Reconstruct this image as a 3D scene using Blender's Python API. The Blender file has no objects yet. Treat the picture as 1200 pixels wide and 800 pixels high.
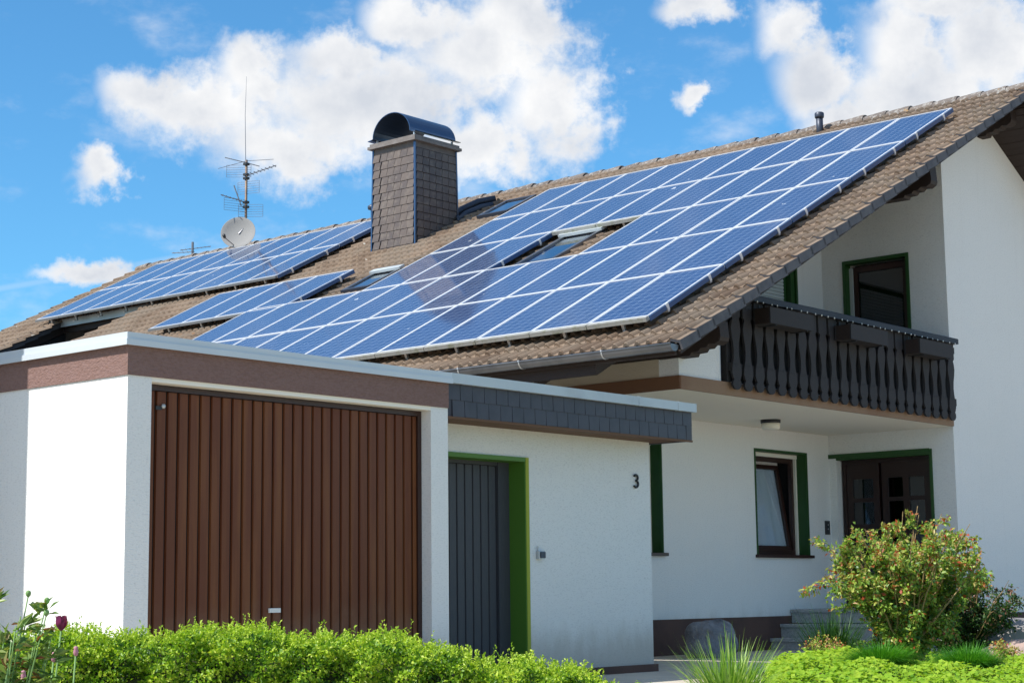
import bpy, math, random
import numpy as np
from mathutils import Matrix, Vector
rad = math.radians
random.seed(7); rng = np.random.default_rng(7)
scene = bpy.context.scene
# ------------------------------------------------------------------ camera
cam = bpy.data.cameras.new('camera'); camo = bpy.data.objects.new('camera', cam)
scene.collection.objects.link(camo); scene.camera = camo
YAW, PITCH, ROLL = rad(40.5932), rad(8.1175), rad(-0.6609)
CP = Vector((-8.0168, -10.6099, 0.8))
Fh = Vector((math.cos(YAW), math.sin(YAW), 0)); Rh = Vector((math.sin(YAW), -math.cos(YAW), 0)); Z3 = Vector((0, 0, 1))
fw = Fh*math.cos(PITCH)+Z3*math.sin(PITCH); u0 = -Fh*math.sin(PITCH)+Z3*math.cos(PITCH)
Rr = Rh*math.cos(ROLL)+u0*math.sin(ROLL); Ur = -Rh*math.sin(ROLL)+u0*math.cos(ROLL)
camo.matrix_world = Matrix(((Rr.x, Ur.x, -fw.x, CP.x), (Rr.y, Ur.y, -fw.y, CP.y), (Rr.z, Ur.z, -fw.z, CP.z), (0, 0, 0, 1)))
cam.sensor_width = 36; cam.lens = 36*2076.96/1200; cam.clip_end = 3000; cam.clip_start = .05
# ------------------------------------------------------------------ light
SUN = Vector((-.80, .33, 1.0)).normalized()
sl = bpy.data.lights.new('sun', 'SUN'); sl.energy = 4.7; sl.angle = rad(.53); sl.color = (1, .955, .88)
so = bpy.data.objects.new('sun', sl); scene.collection.objects.link(so)
so.rotation_euler = SUN.to_track_quat('Z', 'Y').to_euler(); so.location = (-20, 5, 30)
scene.view_settings.view_transform = 'Standard'; scene.view_settings.look = 'None'
scene.view_settings.exposure = 0.41; scene.view_settings.gamma = 1
try: scene.view_settings.use_curve_mapping = False
except Exception: pass

class NT:
    "small node-tree helper"
    def __init__(s, tree): s.t = tree; s.n = tree.nodes; s.l = tree.links
    def new(s, k, **kw):
        n = s.n.new(k)
        for a, b in kw.items(): setattr(n, a, b)
        return n
    def put(s, sock, v):
        if v is None: return
        if hasattr(v, 'is_linked') or hasattr(v, 'links'): s.l.new(v, sock)
        else: sock.default_value = v
    def math(s, op, a, b=None, c=None, clamp=False):
        n = s.new('ShaderNodeMath', operation=op); n.use_clamp = clamp
        for i, v in enumerate((a, b, c)):
            if v is not None: s.put(n.inputs[i], v)
        return n.outputs[0]
    def vmath(s, op, a, b=None):
        n = s.new('ShaderNodeVectorMath', operation=op); s.put(n.inputs[0], a)
        if b is not None: s.put(n.inputs[1], b)
        return n.outputs[1] if op in ('LENGTH', 'DOT_PRODUCT', 'DISTANCE') else n.outputs[0]
    def noise(s, vec, scale, detail=4, rough=.55, dist=0):
        n = s.new('ShaderNodeTexNoise'); s.put(n.inputs['Vector'], vec); n.inputs['Scale'].default_value = scale
        n.inputs['Detail'].default_value = detail; n.inputs['Roughness'].default_value = rough; n.inputs['Distortion'].default_value = dist
        return n
    def ramp(s, fac, stops):
        n = s.new('ShaderNodeValToRGB'); s.put(n.inputs[0], fac); e = n.color_ramp.elements
        while len(e) < len(stops): e.new(.5)
        for i, (p, c) in enumerate(stops):
            e[i].position = p; e[i].color = (c, c, c, 1) if isinstance(c, (int, float)) else (*c[:3], 1)
        return n.outputs[0]
    def mix(s, f, a, b, mode='MIX'):
        n = s.new('ShaderNodeMix', data_type='RGBA', blend_type=mode)
        s.put(n.inputs['Factor'], f)
        for i, v in ((6, a), (7, b)):
            s.put(n.inputs[i], (*v[:3], 1) if isinstance(v, tuple) else v)
        return n.outputs[2]
    def maprange(s, v, a, b, c=0, d=1, smooth=True):
        n = s.new('ShaderNodeMapRange', interpolation_type='SMOOTHSTEP' if smooth else 'LINEAR')
        s.put(n.inputs[0], v)
        for i, q in enumerate((a, b, c, d)): n.inputs[i+1].default_value = q
        return n.outputs[0]

world = bpy.data.worlds.new('World'); scene.world = world; world.use_nodes = True
w = NT(world.node_tree); w.n.clear()
sky = w.new('ShaderNodeTexSky', sky_type='NISHITA'); sky.sun_disc = False
sky.sun_elevation = math.asin(SUN.z); sky.sun_rotation = math.atan2(SUN.x, SUN.y)
sky.air_density = 1.0; sky.dust_density = .3; sky.ozone_density = 3.0; sky.altitude = 300
skyc = w.mix(1.0, sky.outputs[0], (.45, .88, 1.05), 'MULTIPLY')
b1 = w.new('ShaderNodeBackground'); w.l.new(skyc, b1.inputs[0]); b1.inputs[1].default_value = .130
geo = w.new('ShaderNodeTexCoord').outputs['Generated']
sep = w.new('ShaderNodeSeparateXYZ'); w.l.new(geo, sep.inputs[0])
az = w.math('MULTIPLY', w.math('ARCTAN2', sep.outputs[1], sep.outputs[0]), 180/math.pi)
el = w.math('MULTIPLY', w.math('ARCSINE', sep.outputs[2]), 180/math.pi)
cmb = w.new('ShaderNodeCombineXYZ'); w.l.new(az, cmb.inputs[0]); w.l.new(el, cmb.inputs[1])
ae = cmb.outputs[0]
wn = w.noise(ae, .55, 5, .6); wv = w.vmath('SCALE', w.vmath('SUBTRACT', wn.outputs['Color'], (.5, .5, .5))); wv.node.inputs['Scale'].default_value = 2.6
aw = w.vmath('ADD', ae, wv)
#CLOUDS azimuth, elevation, half width, half height in degrees: the fair-weather cumulus beyond the house
CLOUDS = [
    (45.32, 15.8, 4.73, 2.21), (41.34, 17.42, 3.47, 2.21), (39.09, 15.5, 2.29, 1.93), (50.63, 15.54, 3.44, 1.52), (48.12, 14.27, 2.7, 1.66), (43.9, 18.49, 2.04, 1.1), (40.18, 18.48, 2.04, 1.38), (52.55, 15.87, 1.58, 1.05), (41.65, 14.17, 2.56, 1.38), (46.17, 17.13, 2.6, 1.1), (48.97, 16.53, 1.73, 1.24), (53.85, 13.2, 1.05, 0.77), (54.18, 10.25, 1.74, 0.55), (34.34, 18.53, 1.69, 0.88), (34.5, 15.78, 0.57, 0.72), (27.59, 16.85, 1.73, 1.93), (27.11, 15.5, 3.44, 1.66), (30.36, 16.11, 1.72, 1.79), (24.92, 16.63, 2.59, 2.07), (31.27, 17.76, 1.3, 1.38), (26.17, 18.18, 3.19, 0.83), (29.31, 14.85, 2.28, 0.83), (55.32, 8.29, 1.67, 0.28)
]
cur = None
for (a, e_, ra, re_) in CLOUDS:
    d = w.vmath('MULTIPLY', w.vmath('SUBTRACT', aw, (a, e_, 0)), (1/ra, 1/re_, 0))
    q = w.math('SUBTRACT', 1.0, w.vmath('LENGTH', d))
    cur = q if cur is None else w.math('SMOOTH_MAX', cur, q, .25)
big = w.noise(w.vmath('MULTIPLY', geo, (1, 1, 2.2)), 2.3, 6, .58).outputs[0]      # the same kind of cloud round the rest of the sky
out = w.maprange(w.math('ABSOLUTE', w.math('SUBTRACT', az, 40.6)), 17, 24)
hi = w.maprange(el, 20.5, 27)
out = w.math('MAXIMUM', out, hi)
rest = w.math('SUBTRACT', w.math('MULTIPLY', w.math('SUBTRACT', big, .52), 6.0), w.math('MULTIPLY', w.math('SUBTRACT', 1.0, out), 9.0))
dens = w.math('MAXIMUM', cur, rest)
fine = w.noise(ae, 1.1, 8, .62).outputs[0]
dens = w.math('ADD', dens, w.math('MULTIPLY', w.math('SUBTRACT', fine, .5), .95))
wisp = w.noise(w.vmath('MULTIPLY', ae, (1, 1.8, 1)), .28, 7, .6).outputs[0]
alpha = w.maprange(dens, -.10, .62)
alpha = w.math('MAXIMUM', alpha, w.math('MULTIPLY', w.maprange(wisp, .5, .85), .45))
# vapour trail
trc = w.math('ABSOLUTE', w.math('SUBTRACT', el, w.math('MULTIPLY_ADD', az, -0.2088, 21.504)))
trail = w.math('MULTIPLY', w.maprange(trc, .02, .16, .16, 0), w.maprange(az, 46, 50))
alpha = w.math('MAXIMUM', alpha, trail, clamp=True)
alpha = w.math('MULTIPLY', alpha, w.maprange(el, -1, 2))
shn = w.noise(w.vmath('ADD', ae, (0, .9, 0)), .38, 6, .55).outputs[0]
shade = w.math('ADD', w.math('MULTIPLY', w.math('SUBTRACT', shn, .45), 2.2), w.math('MULTIPLY', dens, .55), clamp=True)
ccol = w.mix(shade, (1, 1, 1.0), (.66, .70, .77))
b2 = w.new('ShaderNodeBackground'); w.l.new(ccol, b2.inputs[0]); b2.inputs[1].default_value = .76
mx = w.new('ShaderNodeMixShader'); w.l.new(alpha, mx.inputs[0]); w.l.new(b1.outputs[0], mx.inputs[1]); w.l.new(b2.outputs[0], mx.inputs[2])
wo = w.new('ShaderNodeOutputWorld'); w.l.new(mx.outputs[0], wo.inputs[0])

# ------------------------------------------------------------------ materials
def mat(name, col, rough=.8, metal=0., bump=None, var=None, stretch=(1, 1, 1), spec=.5, coat=0, extra=None):
    """col base colour; bump=(scale, strength, distance); var=(scale, second colour, low, high)"""
    m = bpy.data.materials.new(name); m.use_nodes = True
    n = NT(m.node_tree); p = n.n['Principled BSDF']
    p.inputs['Roughness'].default_value = rough; p.inputs['Metallic'].default_value = metal
    p.inputs['Specular IOR Level'].default_value = spec; p.inputs['Coat Weight'].default_value = coat
    pos = n.new('ShaderNodeNewGeometry').outputs['Position']
    pos = n.vmath('MULTIPLY', pos, stretch)
    c = None
    if var:
        vs = var if isinstance(var, list) else [var]
        c = (*col, 1)
        for (sc, c2, lo, hi) in vs:
            f = n.maprange(n.noise(pos, sc, 6, .6).outputs[0], lo, hi)
            c = n.mix(f, c if not isinstance(c, tuple) else c[:3], c2)
        n.put(p.inputs['Base Color'], c)
    else: p.inputs['Base Color'].default_value = (*col, 1)
    if bump:
        b = n.new('ShaderNodeBump'); b.inputs['Strength'].default_value = bump[1]; b.inputs['Distance'].default_value = bump[2]
        n.put(b.inputs['Height'], n.noise(pos, bump[0], 3, .6).outputs[0]); n.l.new(b.outputs[0], p.inputs['Normal'])
    if extra: extra(n, p, pos, c)
    return m
MT = {}
def dirtx(n, p, pos, c):
    g_ = n.new('ShaderNodeNewGeometry').outputs['Position']; s_ = n.new('ShaderNodeSeparateXYZ'); n.l.new(g_, s_.inputs[0])
    ns_ = n.noise(n.vmath('MULTIPLY', g_, (3, 3, 1.2)), 1.5, 6, .65).outputs[0]
    f = n.math('MULTIPLY', n.maprange(n.math('ADD', s_.outputs[2], n.math('MULTIPLY', ns_, -.5)), .35, -.12), .55)
    st_ = n.maprange(n.noise(n.vmath('MULTIPLY', g_, (7, 7, .25)), 1.3, 5, .6).outputs[0], .56, .80, 0, .10)
    c = n.mix(f, c, (.36, .31, .24)); c = n.mix(st_, c, (.50, .48, .44)); n.put(p.inputs['Base Color'], c)
MT['plaster'] = mat('white_render', (.80, .80, .785), .95, bump=(1, .6, .009), stretch=(34, 34, 100), spec=.2, var=[(.012, (.775, .775, .755), .4, .8), (1.0, (.66, .66, .65), .50, .72)], extra=dirtx)  # fine grey mottling puts the shade of render pits into the colour
MT['cream'] = mat('cream_soffit_paint', (.88, .83, .72), .9, bump=(14, .2, .004), spec=.2)
MT['bounce_beige'] = mat('bounce_tinted_render', (.55, .47, .36), .95, bump=(1, .5, .01), stretch=(24, 24, 40), spec=.2)  # warm bounced light put into the colour of the white eave wall
MT['fascia'] = mat('brown_render', (.235, .150, .136), .95, bump=(1, .8, .014), stretch=(36, 36, 70), var=(.9, (.20, .12, .10), .35, .75), spec=.2)
MT['coping'] = mat('sheet_metal_coping', (.56, .61, .65), .5, .15, bump=(2, .12, .01), var=(1.3, (.62, .67, .70), .45, .85))
MT['coping_old'] = mat('weathered_zinc', (.50, .55, .58), .5, .2, bump=(2, .12, .01), var=(1.6, (.36, .40, .42), .4, .8))
def doorx(n, p, pos, c):
    f = n.maprange(n.noise(n.vmath('MULTIPLY', pos, (6, 6, .35)), 1.6, 5, .6).outputs[0], .42, .68)
    g_ = n.new('ShaderNodeSeparateXYZ'); n.l.new(pos, g_.inputs[0]); dn_ = n.maprange(n.math('ADD', g_.outputs[2], n.math('MULTIPLY', n.noise(pos, 5, 5).outputs[0], -.5)), .55, .0, 0, .5)
    n.put(p.inputs['Base Color'], n.mix(dn_, n.mix(f, (.120, .034, .012), (.170, .058, .018)), (.22, .15, .10)))
MT['door_brown'] = mat('brown_metal_door_paint', (.14, .06, .038), .5, spec=.3, bump=(20, .08, .002), extra=doorx)
MT['groove'] = mat('dark_joint', (.02, .012, .01), .8)
MT['door_grey'] = mat('slate_grey_door_paint', (.058, .060, .070), .6, bump=(1, .25, .003), stretch=(60, 60, 4), var=(2, (.046, .048, .058), .4, .7))
MT['green'] = mat('green_trim_paint', (.075, .19, .018), .55, bump=(8, .1, .002))
MT['dkgreen'] = mat('dark_green_trim_paint', (.018, .075, .014), .5)
MT['lime'] = mat('lime_edge_paint', (.33, .36, .02), .6)
MT['band'] = mat('tan_painted_band', (.27, .17, .105), .85, bump=(12, .3, .006), var=(1.5, (.23, .13, .08), .4, .75))
MT['brownband'] = mat('brown_painted_band', (.17, .075, .035), .8, bump=(12, .3, .006))
MT['soffitwood'] = mat('stained_soffit_board', (.13, .06, .025), .7, bump=(8, .2, .003))
MT['darkwood'] = mat('dark_stained_timber', (.030, .017, .013), .7, bump=(1, .5, .004), stretch=(12, 12, 60), var=(3, (.018, .011, .009), .4, .7))
MT['balcony'] = mat('weathered_dark_balcony_wood', (.024, .021, .022), .8, bump=(1, .5, .003), stretch=(50, 50, 6), var=(7, (.028, .026, .03), .35, .7))
MT['rail'] = mat('dark_rail_paint', (.018, .022, .034), .65, bump=(10, .1, .002))
MT['slate'] = mat('fibre_cement_slate', (.046, .045, .060), .5, bump=(14, .25, .003), var=(5, (.034, .034, .046), .4, .7))
def slx(n, p, pos, c):
    r = n.new('ShaderNodeObjectInfo').outputs['Random']
    cc = n.mix(r, (.125, .095, .080), (.085, .066, .062)); f = n.maprange(n.noise(pos, 9, 4).outputs[0], .45, .75)
    n.put(p.inputs['Base Color'], n.mix(f, cc, (.155, .125, .105)))
MT['chslate'] = mat('brown_chimney_slate', (.19, .15, .13), .6, bump=(20, .3, .003), extra=slx)
MT['bluemetal'] = mat('dark_blue_sheet_metal', (.10, .14, .21), .28, .8, bump=(3, .1, .01))
MT['concrete'] = mat('chimney_cap_concrete', (.16, .14, .13), .9, bump=(20, .4, .01), var=(4, (.22, .20, .19), .4, .7))
MT['gutter'] = mat('zinc_gutter', (.20, .21, .23), .38, .75, bump=(3, .1, .005), var=(2.5, (.13, .14, .16), .4, .7))
MT['brackets'] = mat('galvanised_steel', (.55, .56, .57), .45, .7)
MT['black'] = mat('black_plastic', (.02, .022, .026), .5)
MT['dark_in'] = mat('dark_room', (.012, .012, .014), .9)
MT['brownframe'] = mat('dark_brown_window_frame', (.035, .013, .009), .4)
MT['doordark'] = mat('dark_brown_entrance_door', (.024, .009, .007), .38, bump=(1, .3, .003), stretch=(40, 40, 5))
MT['white'] = mat('white_plastic', (.75, .75, .72), .5)
MT['shutter'] = mat('pale_roller_shutter', (.52, .56, .56), .6)
MT['curtain'] = mat('sheer_curtain', (.85, .87, .90), .9)
MT['plinth'] = mat('brown_plinth_render', (.115, .062, .048), .9, bump=(22, .4, .008), var=(2, (.08, .045, .038), .4, .7))
MT['step'] = mat('granite_steps', (.42, .43, .44), .85, bump=(60, .3, .003), var=(30, (.30, .31, .32), .45, .65))
MT['cell_frame'] = mat('anodised_aluminium', (.80, .81, .82), .38, .35)
MT['grey_alu'] = mat('grey_edge_profile', (.26, .28, .30), .5, .4)
MT['sky_reflect_alu'] = mat('sky_reflection_edge', (.06, .13, .30), .3, .5)  # blue reflection of the sky put into the colour of the frame sides
MT['dirty_alu'] = mat('dusty_aluminium', (.36, .36, .34), .6, .2, var=[(9, (.24, .25, .18), .45, .7)], bump=(30, .3, .003))
MT['dish'] = mat('satellite_dish_paint', (.30, .295, .29), .95, spec=.1)
MT['aerial'] = mat('aerial_metal', (.20, .20, .22), .45, .6)
MT['mastrust'] = mat('rusty_mast', (.24, .17, .12), .6, .4, var=(9, (.12, .10, .10), .4, .7))
MT['lead'] = mat('lead_sheet', (.05, .06, .085), .45, .4)
def tilex(n, p, pos, c):
    cell = n.vmath('FLOOR', n.vmath('MULTIPLY', n.vmath('ADD', pos, (-7.1, -.32, 0)), (1/.2978, 1/.30, 0)))
    wn_ = n.new('ShaderNodeTexWhiteNoise'); n.l.new(cell, wn_.inputs['Vector'])
    base = n.ramp(wn_.outputs['Value'], [(0, (.15, .102, .070)), (.35, (.195, .138, .097)), (.7, (.235, .17, .12)), (1, (.25, .185, .135))])
    base = n.mix(n.maprange(n.noise(pos, 1.1, 5, .6).outputs[0], .4, .7), base, (.21, .165, .125))
    base = n.mix(n.maprange(n.noise(pos, 14, 5, .7).outputs[0], .54, .74, 0, .6), base, (.085, .065, .052))
    base = n.mix(n.maprange(n.noise(pos, 7, 5, .7).outputs[0], .64, .74), base, (.33, .15, .05))
    base = n.mix(n.maprange(n.noise(pos, 5.3, 3, .5).outputs[0], .73, .77), base, (.55, .52, .46))
    n.put(p.inputs['Base Color'], base)
MT['tile'] = mat('weathered_brown_roof_tile', (.2, .13, .1), .85, bump=(45, .5, .006), extra=tilex, spec=.3)
MT['vergeside'] = mat('shade_grey_verge_side', (.10, .098, .11), .75, bump=(25, .4, .005), var=(5, (.065, .065, .078), .4, .7))  # tile flank in shade: the bluish grey shade is put into its colour
def ridgex(n, p, pos, c):
    r = n.new('ShaderNodeObjectInfo').outputs['Random']
    cc = n.mix(r, (.12, .10, .09), (.18, .15, .13)); f = n.maprange(n.noise(pos, 16, 5, .7).outputs[0], .5, .62)
    cc = n.mix(f, cc, (.30, .28, .26)); f = n.maprange(n.noise(pos, 5, 5, .7).outputs[0], .62, .72)
    n.put(p.inputs['Base Color'], n.mix(f, cc, (.38, .22, .07)))
MT['ridge'] = mat('lichened_ridge_tile', (.2, .15, .12), .9, bump=(30, .7, .01), extra=ridgex)
def cellx(n, p, pos, c):
    o = n.new('ShaderNodeTexCoord').outputs['Object']
    s = n.new('ShaderNodeSeparateXYZ'); n.l.new(o, s.inputs[0])
    def grid(ch, pitch, wd):
        f = n.math('FRACT', n.math('MULTIPLY', ch, 1/pitch)); return n.math('GREATER_THAN', n.math('ABSOLUTE', n.math('SUBTRACT', f, .5)), .5-wd/pitch)
    g = n.math('MAXIMUM', grid(s.outputs[0], .1325, .0028), grid(s.outputs[1], .1325, .0028))
    bus = n.math('MAXIMUM', grid(n.math('ADD', s.outputs[1], .033), .06625, .0012), 0)
    rnd = n.new('ShaderNodeObjectInfo').outputs['Random']
    v = n.new('ShaderNodeTexVoronoi'); n.l.new(n.vmath('ADD', pos, (0, 0, 0)), v.inputs['Vector']); v.inputs['Scale'].default_value = 60
    cellid = n.new('ShaderNodeTexWhiteNoise'); n.l.new(n.vmath('FLOOR', n.vmath('MULTIPLY', o, (1/.1325, 1/.1325, 0))), cellid.inputs['Vector'])
    blue = n.mix(v.outputs['Color'], (.016, .040, .118), (.044, .082, .190))
    blue = n.mix(n.math('MULTIPLY', cellid.outputs['Value'], .45), blue, (.010, .028, .09))
    blue = n.mix(n.math('MULTIPLY', rnd, .75), blue, (.012, .036, .125))
    blue = n.mix(n.math('MULTIPLY', bus, .35), blue, (.35, .42, .55)); blue = n.mix(n.math('MULTIPLY', g, .9), blue, (.34, .43, .58))
    blue = n.mix(n.maprange(n.noise(pos, 5.1, 3, .5).outputs[0], .745, .76), blue, (.7, .72, .72))
    n.put(p.inputs['Base Color'], blue)
    b = n.new('ShaderNodeBump'); b.inputs['Strength'].default_value = .12; b.inputs['Distance'].default_value = .003
    n.put(b.inputs['Height'], n.noise(pos, 9, 2, .5).outputs[0]); n.l.new(b.outputs[0], p.inputs['Coat Normal'])
MT['cells'] = mat('polycrystalline_cells', (.04, .1, .36), .5, coat=1.0, spec=.4, extra=cellx)
MT['cells'].node_tree.nodes['Principled BSDF'].inputs['Coat Roughness'].default_value = .06
def glassmat(name, tint=(.8, .85, .9), boost=.06):
    m = bpy.data.materials.new(name); m.use_nodes = True; n = NT(m.node_tree); n.n.clear()
    tr_ = n.new('ShaderNodeBsdfTransparent'); tr_.inputs[0].default_value = (*tint, 1)
    gl = n.new('ShaderNodeBsdfGlossy'); gl.inputs['Roughness'].default_value = .02; gl.inputs[0].default_value = (.95, .97, 1, 1)
    lw = n.new('ShaderNodeLayerWeight'); lw.inputs[0].default_value = .5; frv = n.math('MULTIPLY_ADD', n.math('POWER', lw.outputs['Facing'], 5.0), .9, .05)
    mxx = n.new('ShaderNodeMixShader'); n.l.new(n.math('ADD', frv, boost, clamp=True), mxx.inputs[0])
    n.l.new(tr_.outputs[0], mxx.inputs[1]); n.l.new(gl.outputs[0], mxx.inputs[2])
    n.l.new(mxx.outputs[0], n.new('ShaderNodeOutputMaterial').inputs[0]); return m
MT['glass'] = glassmat('window_glass', (.88, .92, .95), .08); MT['skyglass'] = glassmat('roof_window_glass', (.25, .35, .35), .30)
MT['doorglass'] = glassmat('door_glass', (.18, .17, .17), .02)
def leafmat(name, stops, rough=.5, trans=.3, vcol='rnd'):
    m = bpy.data.materials.new(name); m.use_nodes = True; n = NT(m.node_tree); p = n.n['Principled BSDF']
    a = n.new('ShaderNodeAttribute', attribute_name=vcol).outputs['Fac']
    c = n.ramp(a, stops); n.l.new(c, p.inputs['Base Color']); p.inputs['Roughness'].default_value = rough
    p.inputs['Specular IOR Level'].default_value = .35
    t = n.new('ShaderNodeBsdfTranslucent'); n.l.new(n.mix(1.0, c, (1.3, 1.35, .55), 'MULTIPLY'), t.inputs[0])
    mxx = n.new('ShaderNodeMixShader'); mxx.inputs[0].default_value = trans
    n.l.new(p.outputs[0], mxx.inputs[1]); n.l.new(t.outputs[0], mxx.inputs[2])
    n.l.new(mxx.outputs[0], n.n['Material Output'].inputs[0]); return m
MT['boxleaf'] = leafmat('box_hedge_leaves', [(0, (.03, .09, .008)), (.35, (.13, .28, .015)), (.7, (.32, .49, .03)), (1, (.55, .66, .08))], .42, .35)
MT['coverleaf'] = leafmat('ground_cover_leaves', [(0, (.10, .24, .012)), (.5, (.24, .42, .022)), (1, (.38, .52, .04))], .5, .35)
MT['roseleaf'] = leafmat('rose_leaves', [(0, (.07, .17, .05)), (.3, (.17, .31, .06)), (.58, (.30, .42, .06)), (.74, (.45, .46, .12)), (.88, (.46, .27, .11)), (1, (.42, .08, .03))], .38, .3)
MT['rosedark'] = leafmat('dark_shrub_leaves', [(0, (.012, .04, .012)), (.5, (.035, .085, .022)), (.85, (.07, .15, .03)), (1, (.20, .09, .07))], .4, .25)
MT['grass'] = leafmat('ornamental_grass_blades', [(0, (.10, .22, .03)), (.5, (.22, .40, .05)), (1, (.50, .60, .22))], .45, .3)
MT['fescue'] = leafmat('fine_grass_blades', [(0, (.03, .15, .012)), (.5, (.07, .27, .02)), (1, (.17, .42, .04))], .5, .3)
MT['dkgrass'] = leafmat('dark_grass_blades', [(0, (.012, .05, .012)), (.5, (.025, .09, .018)), (1, (.07, .17, .03))], .5, .25)
MT['peony'] = leafmat('peony_leaves', [(0, (.05, .13, .03)), (.5, (.14, .25, .05)), (.85, (.32, .38, .12)), (1, (.26, .10, .05))], .35, .3)
MT['stem'] = mat('tan_woody_stem', (.32, .23, .10), .8, var=(30, (.16, .09, .05), .4, .7))
MT['greenstem'] = mat('green_stem', (.15, .28, .08), .6)
MT['petal'] = leafmat('dark_purple_petals', [(0, (.08, .006, .04)), (1, (.28, .03, .12))], .35, .35)
MT['paleflower'] = mat('faded_pink_petals', (.45, .20, .26), .6)
MT['pinkrose'] = mat('pink_rose_petals', (.62, .10, .16), .6)
MT['soil'] = mat('garden_soil', (.055, .035, .022), .95, bump=(25, .8, .02))
MT['ground'] = mat('pale_gravel_ground', (.46, .39, .29), .95, bump=(12, .8, .03), var=(1.5, (.37, .31, .23), .4, .7))
MT['paving'] = mat('pale_paving', (.60, .53, .43), .9, bump=(30, .3, .004), var=[(2, (.50, .44, .36), .4, .7), (40, (.38, .34, .29), .55, .75)])
MT['gravel'] = mat('roof_gravel', (.36, .31, .24), .95, bump=(60, 1, .01), var=(50, (.22, .19, .15), .4, .7))
MT['rock'] = mat('grey_boulder', (.27, .265, .28), .9, bump=(7, 1, .08), var=[(3, (.12, .12, .135), .35, .7), (25, (.3, .3, .31), .6, .75)])
MT['pinkrock'] = mat('pinkish_sandstone', (.42, .30, .25), .9, bump=(8, .8, .03), var=[(5, (.30, .21, .18), .4, .7)])
MT['greyrock'] = mat('smooth_grey_stone', (.30, .28, .27), .9, bump=(8, .6, .02), var=[(4, (.20, .19, .19), .4, .7)])
MT['backtwig'] = mat('inner_twigs', (.03, .04, .012), .95, bump=(40, 1, .02))
MT['neighbour'] = mat('neighbour_render', (.7, .69, .66), .95, bump=(1, .5, .01), stretch=(24, 24, 50))
MT['redtile'] = mat('neighbour_roof', (.2, .1, .07), .9, bump=(8, .5, .02))

# ------------------------------------------------------------------ mesh helpers
COL = scene.collection
class MB:
    def __init__(s): s.v = []; s.f = []; s.m = []; s.k = 0
    def add(s, vs, fs):
        o = len(s.v); s.v += [tuple(p) for p in vs]; s.f += [tuple(i+o for i in f) for f in fs]; s.m += [s.k]*len(fs); return s
    def hexa(s, b, t):
        return s.add(list(b)+list(t), [(3, 2, 1, 0), (4, 5, 6, 7), (0, 1, 5, 4), (1, 2, 6, 5), (2, 3, 7, 6), (3, 0, 4, 7)])
    def box(s, x0, x1, y0, y1, z0, z1):
        return s.hexa([(x0, y0, z0), (x1, y0, z0), (x1, y1, z0), (x0, y1, z0)], [(x0, y0, z1), (x1, y0, z1), (x1, y1, z1), (x0, y1, z1)])
    def bbox(s, x0, x1, y0, y1, z0, z1, b=.005):
        "box with chamfered vertical and top edges"
        n = len(s.v)
        ring = lambda i, z: [(x0+i, y0+b, z), (x0+b, y0+i, z), (x1-b, y0+i, z), (x1-i, y0+b, z), (x1-i, y1-b, z), (x1-b, y1-i, z), (x0+b, y1-i, z), (x0+i, y1-b, z)]
        vs = ring(0, z0)+ring(0, z1-b)+ring(b*.7, z1)
        fs = [tuple(reversed(range(8))), tuple(range(16, 24))]
        for r in (0, 8):
            for i in range(8): fs.append((r+i, r+(i+1) % 8, r+8+(i+1) % 8, r+8+i))
        return s.add(vs, fs)
    def prism(s, pts, axis, a, b):
        "extrude 2-D outline (counter-clockwise) along axis from a to b"
        def P(p, h): return (h, p[0], p[1]) if axis == 'x' else ((p[0], h, p[1]) if axis == 'y' else (p[0], p[1], h))
        n = len(pts); vs = [P(p, a) for p in pts]+[P(p, b) for p in pts]
        fs = [tuple(range(n)), tuple(reversed(range(n, 2*n)))]+[(i, n+i, n+(i+1) % n, (i+1) % n) for i in range(n)]
        return s.add(vs, fs)
    def tube(s, path, r, n=6, cap=True):
        P = [Vector(p) for p in path]; rs = r if isinstance(r, (list, tuple)) else [r]*len(P); vs = []; fs = []
        for i, p in enumerate(P):
            d = (P[min(i+1, len(P)-1)]-P[max(i-1, 0)]).normalized()
            a = d.orthogonal().normalized() if i == 0 else (a-d*a.dot(d)).normalized()
            b = d.cross(a)
            for k in range(n): q = 2*math.pi*k/n; vs.append(p+(a*math.cos(q)+b*math.sin(q))*rs[i])
        for i in range(len(P)-1):
            for k in range(n): fs.append((i*n+k, i*n+(k+1) % n, (i+1)*n+(k+1) % n, (i+1)*n+k))
        if cap: fs += [tuple(reversed(range(n))), tuple(range((len(P)-1)*n, len(P)*n))]
        return s.add(vs, fs)
    def lathe(s, prof, c, n=16, ax=(0, 0, 1)):
        ax = Vector(ax).normalized(); a = ax.orthogonal().normalized(); b = ax.cross(a); c = Vector(c); vs = []; fs = []
        for r, h in prof:
            for k in range(n): q = 2*math.pi*k/n; vs.append(c+ax*h+(a*math.cos(q)+b*math.sin(q))*r)
        for i in range(len(prof)-1):
            for k in range(n): fs.append((i*n+k, i*n+(k+1) % n, (i+1)*n+(k+1) % n, (i+1)*n+k))
        fs += [tuple(reversed(range(n))), tuple(range((len(prof)-1)*n, len(prof)*n))]
        return s.add(vs, fs)
    def mesh(s, name, mats, smooth=False):
        me = bpy.data.meshes.new(name); me.from_pydata(s.v, [], s.f)
        for m in (mats if isinstance(mats, (list, tuple)) else [mats]): me.materials.append(MT[m])
        if any(s.m): me.polygons.foreach_set('material_index', s.m)
        if smooth: me.polygons.foreach_set('use_smooth', [True]*len(me.polygons))
        me.update(); return me
WLD = {}
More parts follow.
